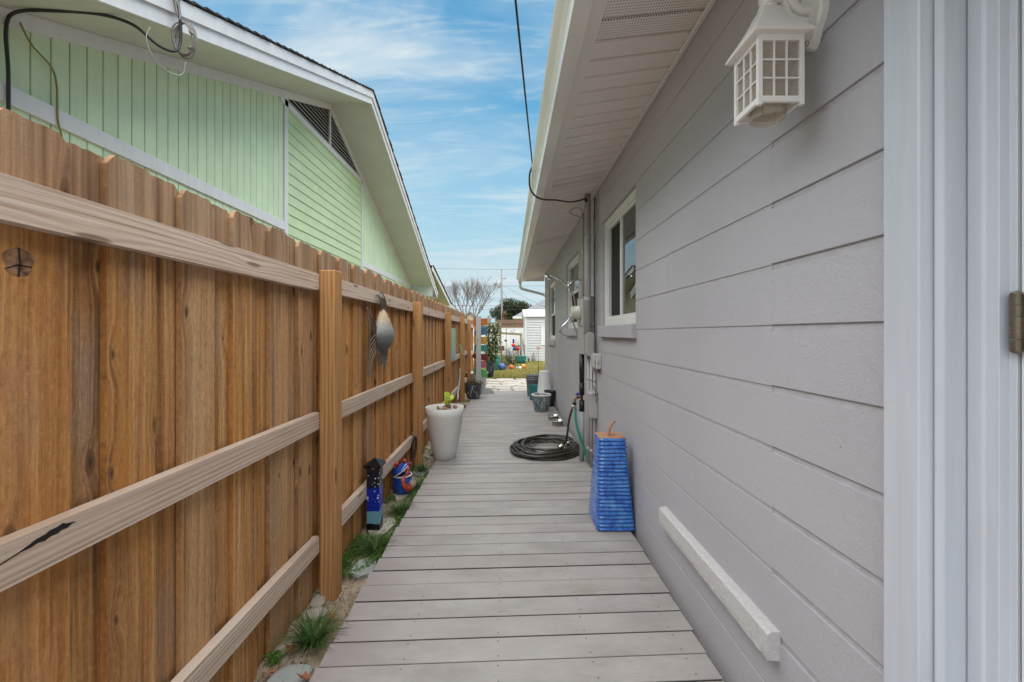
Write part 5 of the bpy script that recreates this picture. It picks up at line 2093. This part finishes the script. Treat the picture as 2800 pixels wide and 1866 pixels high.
bm = new()
bx(bm, -1.022, -1.004, 7.05, 8.05, .92, 1.485)
solo('painted_artwork', bm, 'panel', 'pale green and blue painted panel hung between far fence posts', 'wall art', (-1.013, 7.5, .92), bevel=.003)
bm = new()
rg = [(-.985, 8.55, 1.17), (-.955, 8.58, 1.17), (-.93, 8.62, 1.06), (-.915, 8.64, .955), (-.94, 8.62, .965), (-.965, 8.58, 1.07)]
prism(bm, rg, (-.004, -.012, 0))
solo('hanging_leaf', bm, 'p_sage', 'yellow green curved leaf ornament hung on the fence rail', 'ornament', (-.955, 8.58, 1.06))
bm = new()
tube(bm, [(-.99, 8.25, .10), (-1.0, 8.5, .30), (-.985, 8.60, .52), (-.98, 8.62, .68)], .018, 8, sub=4, r1=.012)
solo('driftwood_stick', bm, 'whitewash', 'pale curved stick leaning against the far fence rail', 'stick', (-.99, 8.3, .10))

# ------------------------------------------------------------------ sign post with coloured boards
T = thing('sign_post', 'whitewashed post carrying bright coloured direction boards on a cross foot', 'sign post', (-.70, 9.95, 0))
bm = new()
bx(bm, -.757, -.645, 9.90, 10.00, .045, 1.795)
part('post', bm, 'whitewash', T, .004)
bm = new()
prism(bm, [(-.64, 9.83, .001), (-.34, 9.83, .001), (-.335, 9.83, .05), (-.42, 9.83, .125), (-.64, 9.83, .14)], (0, .04, 0))
part('foot', bm, 'whitewash', T, .003)
bm = new()
prism(bm, [(-.98, 9.84, .001), (-.76, 9.84, .001), (-.76, 9.84, .14), (-.93, 9.84, .125), (-.985, 9.84, .05)], (0, .04, 0))
part('foot', bm, 'whitewash', T, .003)
for m, x0, x1, z0, z1, z2, z3, pt in (('orange', -.83, -.505, 1.56, 1.735, 1.575, 1.745, 0), ('blue', -.82, -.51, 1.335, 1.50, 1.37, 1.545, -1), ('amber', -.825, -.51, 1.155, 1.325, 1.13, 1.30, 0),
                                     ('green2', -.815, -.51, .965, 1.11, .97, 1.12, 0), ('maroon', -.83, -.505, .79, .93, .745, .90, 2), ('pink', -.80, -.545, .60, .745, .575, .745, 0), ('leaf', -.83, -.50, .44, .60, .335, .515, 0)):
    bm = new()
    P = [(x0, z0), (x1, z2), (x1, z3), (x0, z1)]
    if pt == -1:
        P = [(x0 - .0, (z0 + z1) / 2 - .01), (x0 + .06, z0 - .01), (x1, z2), (x1, z3), (x0 + .09, z1 + .02)]
    if pt == 2:
        P = [(x0 - .03, (z0 + z1) / 2), (x0 + .02, z0), (x1, z2), (x1 + .02, (z2 + z3) / 2), (x1 - .03, z3 - .01), (x1 - .12, z3 + .01), (x0 + .02, z1)]
    prism(bm, [(x, 10.003, z) for x, z in P], (0, .018, 0))
    part('sign_board', bm, 'p_' + m, T, .002, label='%s painted sign board' % {'green2': 'teal', 'leaf': 'green tilted'}.get(m, m))

T = thing('white_tub', 'big round white plastic tub behind the sign post', 'tub', (-.80, 10.75, -.02))
bm = new()
lathe(bm, [(.20, 0), (.21, .006), (.262, .40), (.28, .402), (.284, .42), (.276, .432), (.262, .428), (.21, .05)], 36, (-.80, 10.75, -.02))
part('tub', bm, 'white_bucket', T)
bm = new()
bx(bm, -.965, -.915, 10.535, 10.55, .325, .36)
part('handle', bm, 'black_plastic', T)

# ------------------------------------------------------------------ garden bed beyond the lawn
rb = random.Random(77)
U = (-.60, 13.85)
T = thing('glazed_urn', 'tall dark glazed urn holding a leafy shrub at the patio edge', 'urn', (U[0], U[1], -.05))
bm = new()
lathe(bm, [(.075, 0), (.085, .006), (.118, .16), (.146, .36), (.150, .46), (.143, .52), (.158, .535), (.160, .555), (.148, .56), (.13, .50)], 32, (U[0], U[1], -.05))
part('urn', bm, 'glaze_navy', T)
T = thing('leafy_shrub', 'broad leaved evergreen shrub growing from the dark urn', 'shrub', (U[0], U[1], .45))
bm = new()
for i in range(9):
    a = rb.uniform(0, 6.28)
    tube(bm, [(U[0], U[1], .44), (U[0] + .06 * math.cos(a), U[1] + .06 * math.sin(a), .8), (U[0] + .08 + .15 * math.cos(a), U[1] + .15 * math.sin(a), rb.uniform(1.1, 1.55))], .011, 5, sub=3)
part('stems', bm, 'bark', T)
bm = new()
for i in range(950):
    z = rb.uniform(.5, 1.72)
    s = .24 * (1 - abs(z - 1.15) / .95) + .05
    a = rb.uniform(0, 6.28)
    d = s * math.sqrt(rb.random())
    leafquad(bm, (U[0] + .09 * (z - .5) + d * math.cos(a), U[1] + d * math.sin(a), z), (math.cos(a) + rb.uniform(-.5, .5), math.sin(a) + rb.uniform(-.5, .5), rb.uniform(-1.1, .5)), rb.uniform(.10, .19), .045, bend=.3)
part('leaves', bm, 'shrub', T)


def lathe_thing(name, lab, cat, c, prof, m, group=None, seg=28, pn='body'):
    T = thing(name, lab, cat, c, group)
    bm = new()
    lathe(bm, prof, seg, c)
    part(pn, bm, m, T)
    return T


lathe_thing('teal_pot', 'slim teal pot half hidden behind the dark urn', 'pot', (-.58, 16.6, -.05), [(.13, 0), (.15, .02), (.17, .38), (.18, .40), (.165, .405), (.15, .3)], 'teal', 'teal pots in the garden bed')
lathe_thing('teal_pot', 'teal bowl pot with a pinkish stone on top', 'pot', (-.55, 18.2, -.05), [(.12, 0), (.14, .02), (.21, .30), (.19, .42), (.205, .46), (.19, .47), (.17, .40)], 'teal', 'teal pots in the garden bed')
bm = new()
ball(bm, (-.53, 18.2, .47), .15, 16, 10, (1.1, .9, .6))
solo('garden_rock', bm, 'stone_pale', 'rounded pinkish stone resting in the teal bowl pot', 'stone', (-.53, 18.2, .42))
lathe_thing('teal_pot', 'wide teal tub pot beside the white shed', 'pot', (.555, 20.0, -.01), [(.22, 0), (.25, .02), (.275, .20), (.285, .31), (.30, .325), (.295, .345), (.27, .345), (.25, .2)], 'teal', 'teal pots in the garden bed')
for lab, x, y, r, m, nm in (('periwinkle blue ball half sunk in the bed', -.265, 16.7, .155, 'periwinkle', 'garden_ball'), ('coral red ball between the spiky plant and the white ball', .105, 17.0, .105, 'coral', 'garden_ball'),
                            ('orange ball at the lawn edge beside the teal tub', .60, 17.3, .105, 'tangerine', 'garden_ball'), ('small white ball beside the orange ball', .46, 17.0, .062, 'fence', 'garden_ball')):
    bm = new()
    ball(bm, (x, y, r * .62 - .03), r, 24, 14)
    solo(nm, bm, 'white' if m == 'fence' else 'p_' + m, lab, 'ball', (x, y, -.03), 'coloured garden balls')
for lab, x, y, h, sp, n, m in (('spiky variegated clump in the middle of the garden bed', -.21, 17.4, .42, .36, 260, 'variegated'), ('low leafy green plant before the teal tub', .42, 17.7, .20, .28, 160, 'weed'),
                               ('thin grassy clump against the white shed corner', .98, 21.0, .38, .14, 60, 'variegated')):
    bm = new()
    blades(bm, (x, y, -.05), n, h, sp, .022, rb, .5)
    solo('garden_plant', bm, m, lab, 'plant', (x, y, -.05), 'plants in the garden bed')
for lab, x, z0, z1, y in (('grey animal figurine under the white ball', .37, -.05, .06, 17.0),):
    bm = new()
    ball(bm, (x, y, .0), .05, 12, 8, (1, .8, 1))
    ball(bm, (x + .03, y, .07), .035, 12, 8)
    ball(bm, (x - .05, y, .02), .04, 10, 8, (.8, .8, 1.4))
    solo('garden_figurine', bm, 'stone_pale', 'small pale animal figurine beside the coral ball', 'figurine', (x, y, z0))

for lab, x, y, rx, h, m in (('low dark green shrub behind the blue and coral balls', .02, 18.9, .34, .42, 'shrub'), ('leafy green shrub beside the teal bowl pot', -.80, 18.9, .30, .55, 'shrub'), ('low grey green bush in front of the white fence', -.02, 23.5, .55, .60, 'variegated'), ('tufted green bush tucked behind the arbour post', -.62, 21.8, .40, .70, 'weed')):
    bm = new()
    for _ in range(420):
        v = Vector((rb.gauss(0, 1), rb.gauss(0, 1), abs(rb.gauss(0, 1)))).normalized() * rb.random() ** .4
        leafquad(bm, (x + v.x * rx, y + v.y * .25, -.03 + v.z * h), (rb.uniform(-1, 1), rb.uniform(-1, 1), rb.uniform(-.3, 1)), rb.uniform(.07, .13), .04)
    solo('garden_shrub', bm, m, lab, 'shrub', (x, y, -.05), 'small shrubs in the garden bed')
lathe_thing('white_pot', 'small white pot standing among the plants before the teal tub', 'pot', (.09, 19.4, -.05), [(.09, 0), (.10, .01), (.12, .22), (.13, .24), (.11, .24)], 'white_bucket')
# arbour frame of mossy timber
T = thing('garden_arbour', 'mossy timber post with a long crossbar above the garden bed', 'arbour', (-.39, 20, -.05))
bm = new()
bx(bm, -.435, -.345, 19.955, 20.045, -.08, 1.86)
part('post', bm, 'arbor', T, .006)
bm = new()
hexa(bm, [(-.72, 19.90, 1.37), (.62, 19.90, 1.28), (.62, 19.95, 1.28), (-.72, 19.95, 1.37)], [(-.72, 19.90, 1.46), (.62, 19.90, 1.385), (.62, 19.95, 1.385), (-.72, 19.95, 1.46)])
part('crossbar', bm, 'arbor', T, .006)
bm = new()
bx(bm, .535, .60, 19.96, 20.03, -.05, 1.37)
part('post', bm, 'arbor', T, .006)
T = thing('shepherd_hook', 'thin rusty shepherd hook standing in the garden bed', 'garden hook', (-.10, 18.4, -.05))
bm = new()
tube(bm, [(-.10, 18.4, -.05), (-.10, 18.4, 1.40), (-.09, 18.4, 1.60), (-.03, 18.4, 1.68), (.05, 18.4, 1.64)], .010, 6, sub=4)
part('rod', bm, 'rust', T)
bm = new()
tube(bm, [(.22, 18.4, 1.58), (.22, 18.4, 1.47), (.17, 18.4, 1.41), (.12, 18.4, 1.45), (.14, 18.4, 1.52)], .010, 6, sub=4)
lathe(bm, [(.025, 1.02), (.05, 1.06), (.07, 1.11), (.065, 1.11), (.02, 1.05)], 12, (-.13, 18.4, 0))
part('hook', bm, 'p_cobalt', T)
T = thing('bottle_tree', 'metal stake hung with red, blue, green and purple glass balls', 'bottle tree', (.20, 18.5, -.05))
bm = new()
tube(bm, [(.20, 18.5, -.05), (.20, 18.5, 1.12)], .011, 6)
for dx, z in ((.31, .80), (.44, .78), (.26, .68), (.38, .70), (.42, .62)):
    tube(bm, [(.20, 18.5, .45), (.20 + dx * .25, 18.5, .5), (dx, 18.5, z - .05)], .006, 5, sub=3)
part('stake', bm, 'rust', T)
for c, x, z, r, dy in (('red', .195, .87, .082, -.05), ('olive', .325, .83, .070, 0), ('purple', .435, .835, .055, .03), ('cobalt', .245, .71, .076, -.02), ('red', .405, .725, .080, -.04), ('yellow', .395, .655, .055, 0), ('olive', .35, .665, .05, .05)):
    bm = new()
    ball(bm, (x, 18.5 + dy, z), r, 18, 12)
    part('glass_ball', bm, 'p_' + c, T)
bm = new()
lathe(bm, [(.036, .955), (.040, .96), (.040, 1.13), (.036, 1.14)], 14, (.205, 18.5, 0))
part('bottle', bm, 'p_cobalt', T)
bm = new()
ball(bm, (-.60, 18.8, .76), .075, 16, 10)
tube(bm, [(-.60, 18.8, -.05), (-.60, 18.8, .70)], .010, 5)
solo('gazing_ball', bm, 'p_cobalt', 'cobalt gazing ball on a stake beside the leafy shrub', 'gazing ball', (-.60, 18.8, -.05))
bm = new()
bx(bm, -.47, -.20, 20.3, 20.36, .55, .78)
tube(bm, [(-.33, 20.33, -.05), (-.33, 20.33, .56)], .02, 6)
solo('dark_plaque', bm, 'rust', 'dark square plaque on a stake behind the arbour post', 'plaque', (-.33, 20.33, -.05))
for i, (lab, x, y, h, n) in enumerate((('bluish dried stems standing between hook and bottle tree', .05, 19.2, .85, 26), ('tangle of bare stems beside the arbour crossbar', .50, 19.8, 1.15, 30), ('bare stems leaning on the white shed wall', .84, 21.6, 1.5, 30), ('dried stalks before the shed siding', 1.22, 20.9, .5, 22))):
    bm = new()
    for _ in range(n):
        a = rb.uniform(-.25, .25)
        b = rb.uniform(-.25, .25)
        hh = h * rb.uniform(.5, 1.05)
        p0 = (x + rb.uniform(-.10, .10), y + rb.uniform(-.1, .1), -.05)
        tube(bm, [p0, (p0[0] + a * hh * .4, p0[1], hh * .5), (p0[0] + a * hh, p0[1] + b, hh)], .006, 4, sub=2, r1=.003)
    solo('dried_plant', bm, 'p_periwinkle' if i == 0 else 'twig', lab, 'dry plant', (x, y, -.05), 'dried stems in the garden')
T = thing('garden_stake', 'thin black stake topped by a red and white spinner on the lawn', 'garden stake', (.86, 12.4, -.03))
bm = new()
tube(bm, [(.86, 12.4, -.05), (.857, 12.4, .90)], .006, 6)
part('rod', bm, 'wire', T)
bm = new()
for k in range(6):
    a = k * math.pi / 3
    tube(bm, [(.857, 12.395, .96), (.857 + .055 * math.cos(a), 12.395, .96 + .055 * math.sin(a))], .007, 6)
ball(bm, (.857, 12.39, .96), .022, 10, 8)
tube(bm, [(.857 + .06 * math.cos(i * .4), 12.4, .96 + .05 * math.sin(i * .4)) for i in range(16)], .004, 5, closed=True)
part('spinner', bm, 'p_coral', T)
bm = new()
for i in range(5):
    tube(bm, [(1.05 + .05 * i, 15.0, -.03), (1.05 + .05 * i, 15.0, .32 + .05 * math.sin(i * .8))], .005, 5)
solo('wire_edging', bm, 'rust', 'small rusty wire hoop stuck in the lawn near the shed', 'garden edging', (1.15, 15.0, -.03))

# ------------------------------------------------------------------ white shed
SX, SY = .845, 21.4
T = thing('white_shed', 'white metal shed with horizontal siding and low metal roof', 'shed', (SX, SY, -.05))
bm = new()
prism(bm, [(SX + .02, SY + .03, -.05), (SX + .02, SY + 3.0, -.05), (SX + .02, SY + 3.0, 2.2), (SX + .02, SY + .03, 2.2)], (3.5, 0, 0))
part('wall', bm, 'shed', T)
n = 17
for i in range(n):
    z = -.02 + i * .131
    bm = new()
    hexa(bm, [(SX + .06, SY - .008, z), (SX + 3.4, SY - .008, z), (SX + 3.4, SY + .028, z), (SX + .06, SY + .028, z)], [(SX + .06, SY + .015, z + .118), (SX + 3.4, SY + .015, z + .118), (SX + 3.4, SY + .028, z + .128), (SX + .06, SY + .028, z + .128)])
    part('siding_board', bm, 'shed', T)
for i in range(n):
    z = -.02 + i * .131
    bm = new()
    hexa(bm, [(SX - .008, SY + .06, z), (SX - .008, SY + 3.0, z), (SX + .018, SY + 3.0, z), (SX + .018, SY + .06, z)], [(SX + .01, SY + .06, z + .118), (SX + .01, SY + 3.0, z + .118), (SX + .018, SY + 3.0, z + .128), (SX + .018, SY + .06, z + .128)])
    part('siding_board', bm, 'shed', T)
bm = new()
bx(bm, SX - .015, SX + .055, SY - .018, SY + .055, -.05, 2.2)
part('corner_trim', bm, 'white', T)
bm = new()
hexa(bm, [(SX - .10, SY - .10, 2.21), (SX + 3.7, SY - .10, 2.21), (SX + 3.7, SY + 1.6, 2.62), (SX - .10, SY + 1.6, 2.62)], [(SX - .10, SY - .10, 2.25), (SX + 3.7, SY - .10, 2.25), (SX + 3.7, SY + 1.6, 2.66), (SX - .10, SY + 1.6, 2.66)])
hexa(bm, [(SX - .10, SY + 1.6, 2.62), (SX + 3.7, SY + 1.6, 2.62), (SX + 3.7, SY + 3.2, 2.2), (SX - .10, SY + 3.2, 2.2)], [(SX - .10, SY + 1.6, 2.66), (SX + 3.7, SY + 1.6, 2.66), (SX + 3.7, SY + 3.2, 2.24), (SX - .10, SY + 3.2, 2.24)])
part('roof', bm, 'white', T)
bm = new()
for i in range(46):
    x = SX - .09 + i * .082
    tube(bm, [(x, SY - .102, 2.215), (x, SY - .08, 2.215)], .026, 6)
part('roof_edge', bm, 'shed', T)
bm = new()
prism(bm, [(SX - .01, SY + .03, 2.2), (SX - .01, SY + 3.0, 2.2), (SX - .01, SY + 1.6, 2.6)], (.04, 0, 0))
part('gable', bm, 'shed', T)
bm = new()
bx(bm, 1.62, 2.5, SY - .03, SY - .009, .78, 1.72)
bx(bm, 1.60, 2.52, SY - .035, SY - .009, 1.725, 1.80)
part('shutter', bm, 'white', T)

# ------------------------------------------------------------------ fences at the back
T = thing('white_fence', 'plain white vinyl fence behind the garden bed', 'fence', (0, 26, -.05))
x = -3.2
while x < .95:
    bm = new()
    bx(bm, x + .004, x + .296, 26, 26.03, .05, 1.66)
    part('fence_panel', bm, 'fence_white', T)
    x += .30
bm = new()
bx(bm, -3.2, .95, 25.985, 26.045, 1.661, 1.71)
part('top_rail', bm, 'fence_white', T)
bm = new()
bx(bm, -.93, -.80, 25.95, 26.08, -.05, 1.80)
ball(bm, (-.865, 26.0, 1.85), .07, 12, 8)
part('post', bm, 'fence_white', T)
T = thing('brown_fence', 'tall brown board fence rising behind the white fence', 'fence', (0, 30, -.05))
x = -.80
i = 0
while x < 1.6:
    bm = new()
    bx(bm, x + .006, x + .139, 30, 30.02, .0, 2.34 - .02 * rb.random())
    part('picket', bm, 'fence_brown', T, pivot=(x, 30, 0))
    x += .145
bm = new()
bx(bm, -.80, 1.6, 29.95, 29.995, 2.06, 2.16)
part('rail', bm, 'p_coral' if False else 'fence_brown', T)
bm = new()
hexa(bm, [(-2.6, 33, 1.9), (-.85, 33, 2.15), (-.85, 33.1, 2.15), (-2.6, 33.1, 1.9)], [(-2.6, 33, 2.03), (-.85, 33, 2.27), (-.85, 33.1, 2.27), (-2.6, 33.1, 2.03)])
bx(bm, -1.75, -1.35, 32.9, 33.2, 2.15, 2.55)
bx(bm, -1.64, -1.48, 32.95, 33.15, 2.55, 2.75)
bx(bm, -4.6, -.8, 33.15, 36, -.05, 1.95)
solo('low_building', bm, 'pole', 'low grey roof with a small vent chimney past the fence', 'building', (-1.5, 33, 0))

# ------------------------------------------------------------------ houses, pole, wires, trees far off
T = thing('grey_roof_house', 'house with dark grey shingle roof rising above the white shed', 'house', (4, 45, 0))
bm = new()
bx(bm, .7, 10, 45.3, 54, -.05, 3.05)
part('wall', bm, 'beige', T)
bm = new()
v = [(.45, 44.8, 3.10), (10.5, 44.8, 3.10), (10.5, 55, 3.10), (.45, 55, 3.10)]
r = [(4.2, 49.5, 5.35), (7.5, 49.5, 5.35)]
V = [bm.verts.new(p) for p in v + r]
for q in ((0, 1, 5, 4), (1, 2, 5), (2, 3, 4, 5), (3, 0, 4), (3, 2, 1, 0)):
    bm.faces.new([V[i] for i in q])
part('roof', bm, 'shingle_grey', T)
bm = new()
bx(bm, .42, 10.5, 44.76, 44.80, 2.92, 3.12)
part('fascia', bm, 'white', T)
T = thing('yellow_gable_house', 'small pale yellow gable peeking over the fence below the bare tree', 'house', (-4.6, 50, 0))
bm = new()
prism(bm, [(-5.4, 50, -.05), (-3.7, 50, -.05), (-3.7, 50, 2.9), (-4.55, 50, 3.75), (-5.4, 50, 2.9)], (0, 6, 0))
part('wall', bm, 'beige', T)
for s in (-1, 1):
    bm = new()
    P = [(-4.55, 49.8, 3.78), (-4.55 + s * 1.15, 49.8, 2.66), (-4.55 + s * 1.15, 49.8, 2.82), (-4.55, 49.8, 3.94)]
    prism(bm, P if s > 0 else P[::-1], (0, 6.4, 0))
    part('roof', bm, 'shingle_grey', T)

T = thing('utility_pole', 'wooden utility pole with a grey transformer above the far fence', 'utility pole', (-.80, 50, 0))
bm = new()
tube(bm, [(-.72, 50, -.05), (-.80, 50, 4), (-.86, 50, 8.3)], .135, 10, r1=.10)
part('pole', bm, 'pole', T)
bm = new()
lathe(bm, [(.10, 6.65), (.20, 6.70), (.20, 7.35), (.12, 7.42)], 14, (-1.17, 50, 0))
part('transformer', bm, 'grey_pvc', T)
bm = new()
bx(bm, -.90, -.82, 49.95, 50.05, 8.3, 8.75)
bx(bm, -.80, -.35, 49.95, 50.05, 7.72, 7.80)
bx(bm, -.40, -.34, 49.95, 50.05, 7.80, 7.95)
lathe(bm, [(.05, 8.75), (.07, 8.8), (.05, 8.9)], 8, (-.86, 50, 0))
part('insulator_arm', bm, 'pole', T)
bm = new()
for _ in range(500):
    z = rb.uniform(0, 3.9)
    s = .45 * (1 - z / 5) + .05
    leafquad(bm, (-.66 + rb.gauss(.12, s * .5), 49.85 + rb.uniform(-.2, .1), z), (rb.uniform(-1, 1), rb.uniform(-1, 1), rb.uniform(-1, 1)), .28, .13)
solo('dead_vine', bm, plain('dead_vine', (.24, .135, .075), .9, .3, 3, 0), 'rusty brown dead vine climbing the utility pole', 'vine', (-.66, 49.85, 0))
for lab, P in (('highest power line crossing behind the pole top', [(-40, 46, 8.8), (-.86, 50, 8.85), (40, 54, 9.2)]), ('middle power line tied beneath the transformer', [(-40, 52, 5.6), (-1.1, 50, 6.9), (30, 40, 5.2)]),
               ('low pair of communication cables crossing the pole', [(-40, 48, 4.4), (-.8, 50, 4.6), (40, 52, 4.3)]), ('second low cable just beneath the first one', [(-40, 48, 4.05), (-.78, 50, 4.15), (40, 52, 4.0)]),
               ('slanting service wire from pole to the shed side', [(-.8, 50, 7.0), (3.0, 46, 4.6), (4.4, 45.5, 4.0)]), ('slack guy wire sloping down in front of the oak', [(-.8, 50, 6.4), (.9, 49, 3.6), (1.6, 48, 2.6)])):
    bm = new()
    q = smooth_path(P, 10)
    tube(bm, q, .014, 4)
    solo('power_line', bm, 'wire', lab, 'power line', P[1], 'power lines')


def branch(bm, p, d, l, r, depth, rnd):
    n = 3
    pts = [p]
    q = Vector(p)
    dd = Vector(d)
    for i in range(n):
        dd = (dd + Vector((rnd.uniform(-.16, .16), rnd.uniform(-.16, .16), rnd.uniform(.0, .14)))).normalized()
        q = q + dd * l / n
        pts.append(q.copy())
    tube(bm, pts, r, 5 if r > .02 else 3, r1=r * .62)
    if depth == 0:
        return
    k = 3 if depth > 1 else 4
    for i in range(k):
        t = rnd.uniform(.45, 1.0) if i else 1.0
        b = pts[0].lerp(pts[-1], t) if isinstance(pts[0], Vector) else Vector(pts[0]).lerp(pts[-1], t)
        a = rnd.uniform(0, 6.283)
        sp = rnd.uniform(.30, .62)
        nd = (dd + Vector((math.cos(a) * sp, math.sin(a) * sp, rnd.uniform(-.05, .25)))).normalized()
        branch(bm, b, nd, l * rnd.uniform(.60, .82), r * .60, depth - 1, rnd)


T = thing('bare_tree', 'leafless many-branched tree with two trunks above the fence end', 'tree', (-3.3, 35, -.05))
rt = random.Random(19)
for x0, dx, nm in ((-3.50, -.02, 'trunk'), (-2.92, .10, 'trunk')):
    bm = new()
    tube(bm, [(x0, 35, -.05), (x0 + dx * .5, 35, 1.4), (x0 + dx, 35, 2.6)], .13, 8, sub=3, r1=.10)
    part(nm, bm, 'bark', T)
bm = new()
for x0, dirs in ((-3.52, ((-.55, .1, .8), (-.25, -.2, 1), (.12, .2, 1), (-.8, .2, .55), (.30, -.1, .9))), (-2.82, ((.30, .1, 1), (.6, -.2, .75), (-.12, .2, 1), (.45, .2, .9)))):
    for d in dirs:
        branch(bm, Vector((x0, 35, 2.45 + rt.uniform(-.3, .2))), Vector(d).normalized(), rt.uniform(1.05, 1.35), .050, 5, rt)
part('crown', bm, 'twig', T)


def leafy_tree(name, lab, c, clumps, n, size, m, trunk_h, group=None):
    T = thing(name, lab, 'tree', c, group)
    bm = new()
    tube(bm, [c, (c[0] + .1, c[1], trunk_h * .6), (c[0], c[1], trunk_h)], .22, 8, sub=3, r1=.14)
    for cx_, cy_, cz_, rx_, ry_, rz_ in clumps:
        tube(bm, [(c[0], c[1], trunk_h * .8), ((c[0] + cx_) / 2, (c[1] + cy_) / 2, (trunk_h + cz_) / 2), (cx_, cy_, cz_)], .07, 5, sub=2, r1=.03)
    part('trunk', bm, 'bark', T)
    bm = new()
    tot = sum(q[3] * q[4] * q[5] for q in clumps)
    for cx_, cy_, cz_, rx_, ry_, rz_ in clumps:
        for _ in range(int(n * rx_ * ry_ * rz_ / tot)):
            v = Vector((rb.gauss(0, 1), rb.gauss(0, 1), rb.gauss(0, 1))).normalized() * (rb.random() ** .38)
            p = (cx_ + v.x * rx_, cy_ + v.y * ry_, cz_ + v.z * rz_)
            if fz(p, 1.6) < -.32:
                continue
            leafquad(bm, p, (rb.uniform(-1, 1), rb.uniform(-1, 1), rb.uniform(-.6, 1)), size * rb.uniform(.6, 1.3), size * .55)
    part('crown', bm, m, T)


cl = []
for i in range(46):
    a = rb.uniform(0, 6.28)
    u = rb.random() ** .5
    x = .25 + 2.5 * u * math.cos(a)
    z = 4.45 + 1.55 * u * math.sin(a)
    cl.append((x, 60 + rb.uniform(-1.6, 1.6), z, rb.uniform(.6, 1.0), .9, rb.uniform(.5, .75)))
leafy_tree('oak_tree', 'round dark green oak behind the utility pole', (.2, 60, -.05), cl, 24000, .20, 'oak', 3.4)
# hazy far greenery and houses close the gaps at the horizon
bm = new()
for i in range(9000):
    x = rb.uniform(-30, 40)
    y = 95 + rb.uniform(-3, 3)
    z = rb.random() ** .7 * (2.2 + 1.1 * fz((x, 0, 0), .22) + .6 * fz((x, 3, 0), .9))
    leafquad(bm, (x, y, z), (rb.uniform(-1, 1), rb.uniform(-1, 1), rb.uniform(-.6, 1)), .55, .35)
struct('far_treeline', bm, 'oak', kind='stuff')
